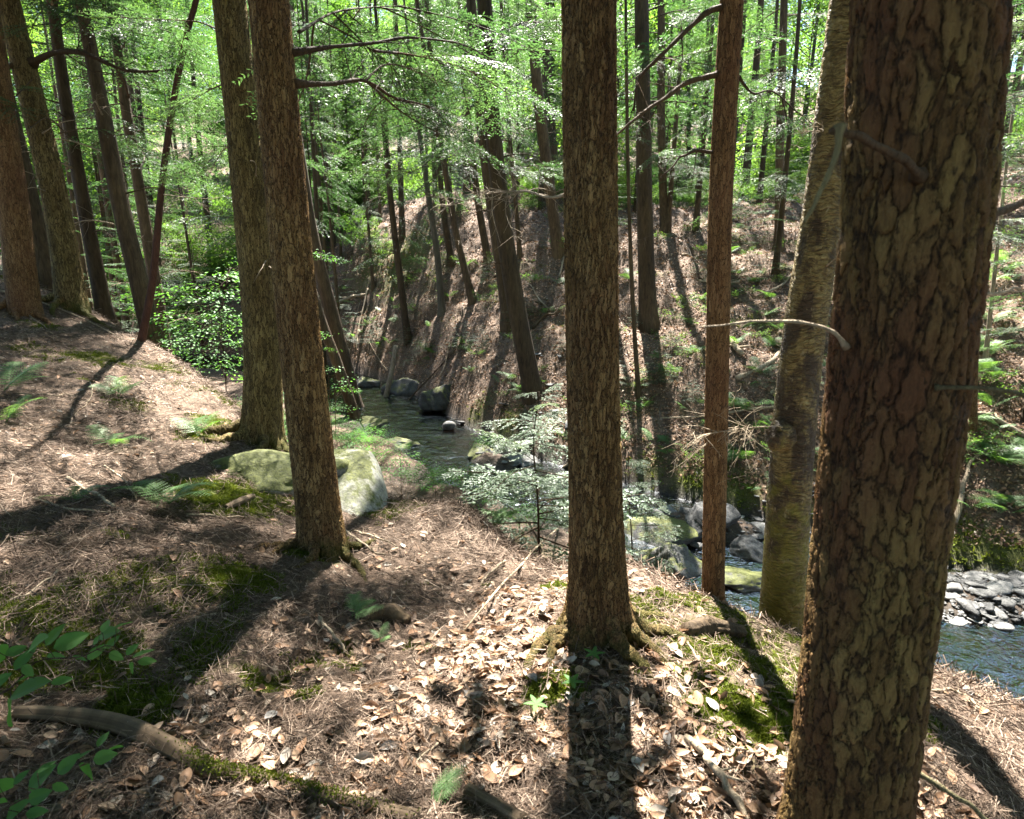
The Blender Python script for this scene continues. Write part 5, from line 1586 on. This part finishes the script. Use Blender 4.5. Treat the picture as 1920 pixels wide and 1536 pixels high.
for k, (lab, px, py) in enumerate([('tiny five leaved plant in the middle trunk shadow', 1110, 1250), ('tiny leafy seedling at the left side of the middle trunk shadow', 1070, 1305), ('tiny seedling in the leaves left of the trunk shadow', 1002, 1345)]):
    p = gp(px, py)
    o = thing('seedling', lab, 'seedling', p)
    m = MB(); m.tube(np.array([[0, 0, -.01], [.004, 0, .03], [.006, 0, .06]]), .0015, 5); m.build('stem', MAT['beech'], o)
    m = MB()
    for q in range(5):
        a = q * 1.26 + k
        V, F = leaf_grid((.006, 0, .06), (.006 + .05 * math.cos(a), .05 * math.sin(a), .07), .02, np.array([0, 0, 1.0]))
        m.add(V, F, .85)
    m.build('foliage', MAT['beech'], o)

# ------------------------------------------------------------------ dry leaves, needles, twigs, moss: nobody could count them
def leaf_template(rng):
    nx, ny = 4, 7
    t = np.linspace(0, 1, ny); s = np.linspace(-1, 1, nx)
    prof = np.sin(np.pi * np.clip(t, .02, .985) ** .85) ** .75
    cu = rng.uniform(.1, 1.0); bend = rng.uniform(-.5, .7); tw = rng.normal(0, .5)
    V = []
    for i in range(ny):
        for q in s:
            y = q * prof[i] * .26
            z = cu * .5 * q * q * prof[i] * .26 * 1.6 + bend * .35 * (t[i] - .5) ** 2 + rng.normal(0, .012) + tw * y * (t[i] - .5)
            V.append((t[i] - .5, y, z))
    F = [[i * nx + j, i * nx + j + 1, (i + 1) * nx + j + 1, (i + 1) * nx + j] for i in range(ny - 1) for j in range(nx - 1)]
    return np.array(V), np.array(F)

def norm_at(x, y, e=.05):
    zx = (H(x + e, y) - H(x - e, y)) / (2 * e); zy = (H(x, y + e) - H(x, y - e)) / (2 * e)
    return unit(np.stack([-zx, -zy, np.ones_like(zx)], -1))

def scatter_shapes(name, label, cat, X, Y, size, T, mat, tilt, lift, tone, rng):
    """every template T[k] placed at points, following the ground slope"""
    Z = H(X, Y)
    N = norm_at(X, Y)
    N = unit(N + rng.normal(0, tilt, N.shape))
    a = rng.uniform(0, 2 * np.pi, len(X))
    U = np.stack([np.cos(a), np.sin(a), np.zeros_like(a)], -1)
    U = unit(U - N * (U * N).sum(1)[:, None])
    W = np.cross(N, U)
    Vs = []; Fs = []; Ts = []; off = 0
    kk = rng.integers(0, len(T), len(X))
    for k, (V, F) in enumerate(T):
        sel = np.where(kk == k)[0]
        if not len(sel):
            continue
        s = size[sel][:, None, None]
        P = (V[None, :, 0:1] * U[sel][:, None] + V[None, :, 1:2] * W[sel][:, None] + V[None, :, 2:3] * N[sel][:, None]) * s
        P = P + np.stack([X, Y, Z + lift], -1)[sel][:, None]
        Vs.append(P.reshape(-1, 3))
        Fs.append((F[None] + (np.arange(len(sel)) * len(V))[:, None, None]).reshape(-1, F.shape[1]) + off)
        Ts.append(np.repeat(tone[sel], len(F)))
        off += len(sel) * len(V)
    o = build(name, np.concatenate(Vs), np.concatenate(Fs), mat, tone=np.concatenate(Ts))
    tag(o, label, cat, None, 'stuff')
    return o

def near_points(n, rng, dens, ylo=.7, yhi=10.0, pw=1.7):
    X = []; Y = []
    tot = 0
    while tot < n:
        y = ylo + (yhi - ylo) * rng.random(40000) ** pw
        x = y * rng.uniform(-1.05, 1.05, 40000) * 1.02 + rng.normal(0, .1, 40000)
        dn, yc = crest_d(x, y)
        p = dens(x, y) * (dn < .7)
        k = rng.random(40000) < p
        X.append(x[k]); Y.append(y[k]); tot += k.sum()
    return np.concatenate(X)[:n], np.concatenate(Y)[:n]

def leaf_density(x, y):
    c = np.exp(-(((x - .1) / 1.1) ** 2 + ((y - 1.9) / 1.3) ** 2))
    r = np.exp(-(((x - 1.5) / .6) ** 2 + ((y - 1.5) / .6) ** 2)) * .7
    n = np.clip((fbm(x * 1.6, y * 1.6, 91, 3) - .38) * 3.2, .03, 1)
    return np.clip((c + r) * 1.2, .10, 1) * n * np.clip(1.2 - 1.2 * moss_at(x, y), .1, 1)

rl = np.random.default_rng(31)
LT = [leaf_template(rl) for _ in range(14)]
X, Y = near_points(5000, rl, leaf_density)
tone = np.clip(rl.beta(1.7, 1.7, len(X)) * .95 + (rl.random(len(X)) < .1) * .25, 0, 1)
scatter_shapes('leaf_litter', 'curled tan and orange dry leaves covering the near ground', 'leaf litter', X, Y, rl.uniform(.028, .075, len(X)), LT, MAT['dryleaf'], .32, rl.uniform(.002, .022, len(X)), tone, rl)

def needle_t(rng, bend):
    t = np.linspace(-.5, .5, 4)
    V = []
    for q in t:
        V += [(q, -.008 + bend * q * q, .03 * rng.random()), (q, .008 + bend * q * q, .03 * rng.random())]
    return np.array(V), np.array([[2 * i, 2 * i + 2, 2 * i + 3, 2 * i + 1] for i in range(3)])
NT = [needle_t(rl, b) for b in (-.5, -.2, 0, .15, .45)]
X, Y = near_points(130000, rl, lambda x, y: np.clip((fbm(x * 1.2, y * 1.2, 17, 3) - .25) * 2.2, .35, 1) * np.clip(1.15 - 1.3 * moss_at(x, y), .06, 1), pw=1.8)
sz = rl.uniform(.03, .13, len(X)) * (1 + .12 * Y)
scatter_shapes('needle_litter', 'brown dry needles and tiny twigs carpeting the near ground', 'needle litter', X, Y, sz, NT, MAT['needle'], .3, rl.uniform(.0, .016, len(X)), np.clip(rl.normal(.5, .27, len(X)), 0, 1), rl)
X, Y = near_points(9000, rl, lambda x, y: np.exp(-((crest_d(x, y)[0] - .1) / .22) ** 2), ylo=2.0, yhi=11)
scatter_shapes('crest_litter', 'fringe of needles and fine rootlets hanging over the bank edge', 'needle litter', X, Y, rl.uniform(.06, .26, len(X)), NT, MAT['needle'], .8, rl.uniform(.0, .03, len(X)), np.clip(rl.normal(.45, .25, len(X)), 0, 1), rl)

def far_litter():
    n = 95000
    px = rl.uniform(560, 1990, n * 2); py = rl.uniform(430, 1010, n * 2)
    y = 6 + 20 * rl.random(n * 2) ** 1.2
    x = y * rl.uniform(-.75, 1.05, n * 2)
    yf = np.interp(x, far_edge[:, 0], far_edge[:, 1])
    k = np.where(y > yf + .25)[0][:n]
    x, y = x[k], y[k]
    scatter_shapes('bank_litter', 'brown dry leaves and needles covering the far bank', 'leaf litter', x, y, rl.uniform(.022, .075, len(x)) * (.7 + .03 * y), LT[:5], MAT['dryleaf'], .45, rl.uniform(.0, .03, len(x)), np.clip(rl.beta(1.2, 2.9, len(x)), 0, 1), rl)
far_litter()

def moss_tufts():
    x, y = near_points(52000, rl, lambda x, y: np.clip((moss_at(x, y) + (fbm(x * 6, y * 6, 44, 2) - .5) * .7 - .38) * 2.4, 0, 1), pw=1.5)
    T = []
    for _ in range(4):
        V = []; F = []
        for b in range(5):
            a = rl.uniform(0, 6.3); d = np.array([math.cos(a) * .5, math.sin(a) * .5, rl.uniform(.5, 1)]); p = np.r_[rl.normal(0, .3, 2), 0]
            s = np.array([-math.sin(a), math.cos(a), 0]) * .16
            V += [p - s, p + s, p + d]; F.append([b * 3, b * 3 + 1, b * 3 + 2])
        T.append((np.array(V), np.array(F)))
    scatter_shapes('moss', 'green moss cushions on the near ground', 'moss', x, y, rl.uniform(.012, .03, len(x)), T, MAT['moss'], .3, -.002, np.clip(rl.normal(.5, .2, len(x)), 0, 1), rl)
    n = 60000
    y = 5 + 19 * rl.random(n); xx = y * rl.uniform(-.6, 1.0, n)
    yf = np.interp(xx, far_edge[:, 0], far_edge[:, 1])
    k = (y > yf) & (rl.random(n) < np.clip((moss_at(xx, y) - .3) * 1.6, 0, 1))
    x, y = xx[k], y[k]
    scatter_shapes('bank_moss', 'green moss covering the foot of the far bank', 'moss', x, y, rl.uniform(.03, .08, len(x)), T, MAT['moss'], .3, -.004, np.clip(rl.normal(.5, .2, len(x)), 0, 1), rl)
moss_tufts()

# ------------------------------------------------------------------ unseen hemlocks added outside the frame, whose crowns block fill from the sky
for k, (x, y) in enumerate([(-3.5, -2.5), (3.2, -3.0), (-8, -1), (8.5, 1.0), (0.4, -7), (-6.5, -8), (6.5, -9), (-12, 3), (13, 5.5), (-16, 9), (17, 11), (-1.5, -13), (12, -5), (-14, -7), (-2.2, -5), (3, -6.5), (-5, -4.6), (5.6, -3), (-9.5, -5), (9, -6), (-4.5, 0.2), (5.2, -.5), (0, -10), (-6, -12), (5, -13), (-11, -11), (10, -11), (16, -1), (-18, -1), (-10.5, 1.5), (15, -9)]):
    bgtree('hemlock_tree', 'unseen hemlock added beside or behind the viewer to block sky light', 'tree', x, y, PT[k % 5], 'tall' if k % 2 else 'mid', k, rg.uniform(4.2, 6), 1.5, 1.05, 'added hemlocks around the viewer', k * 1.3)
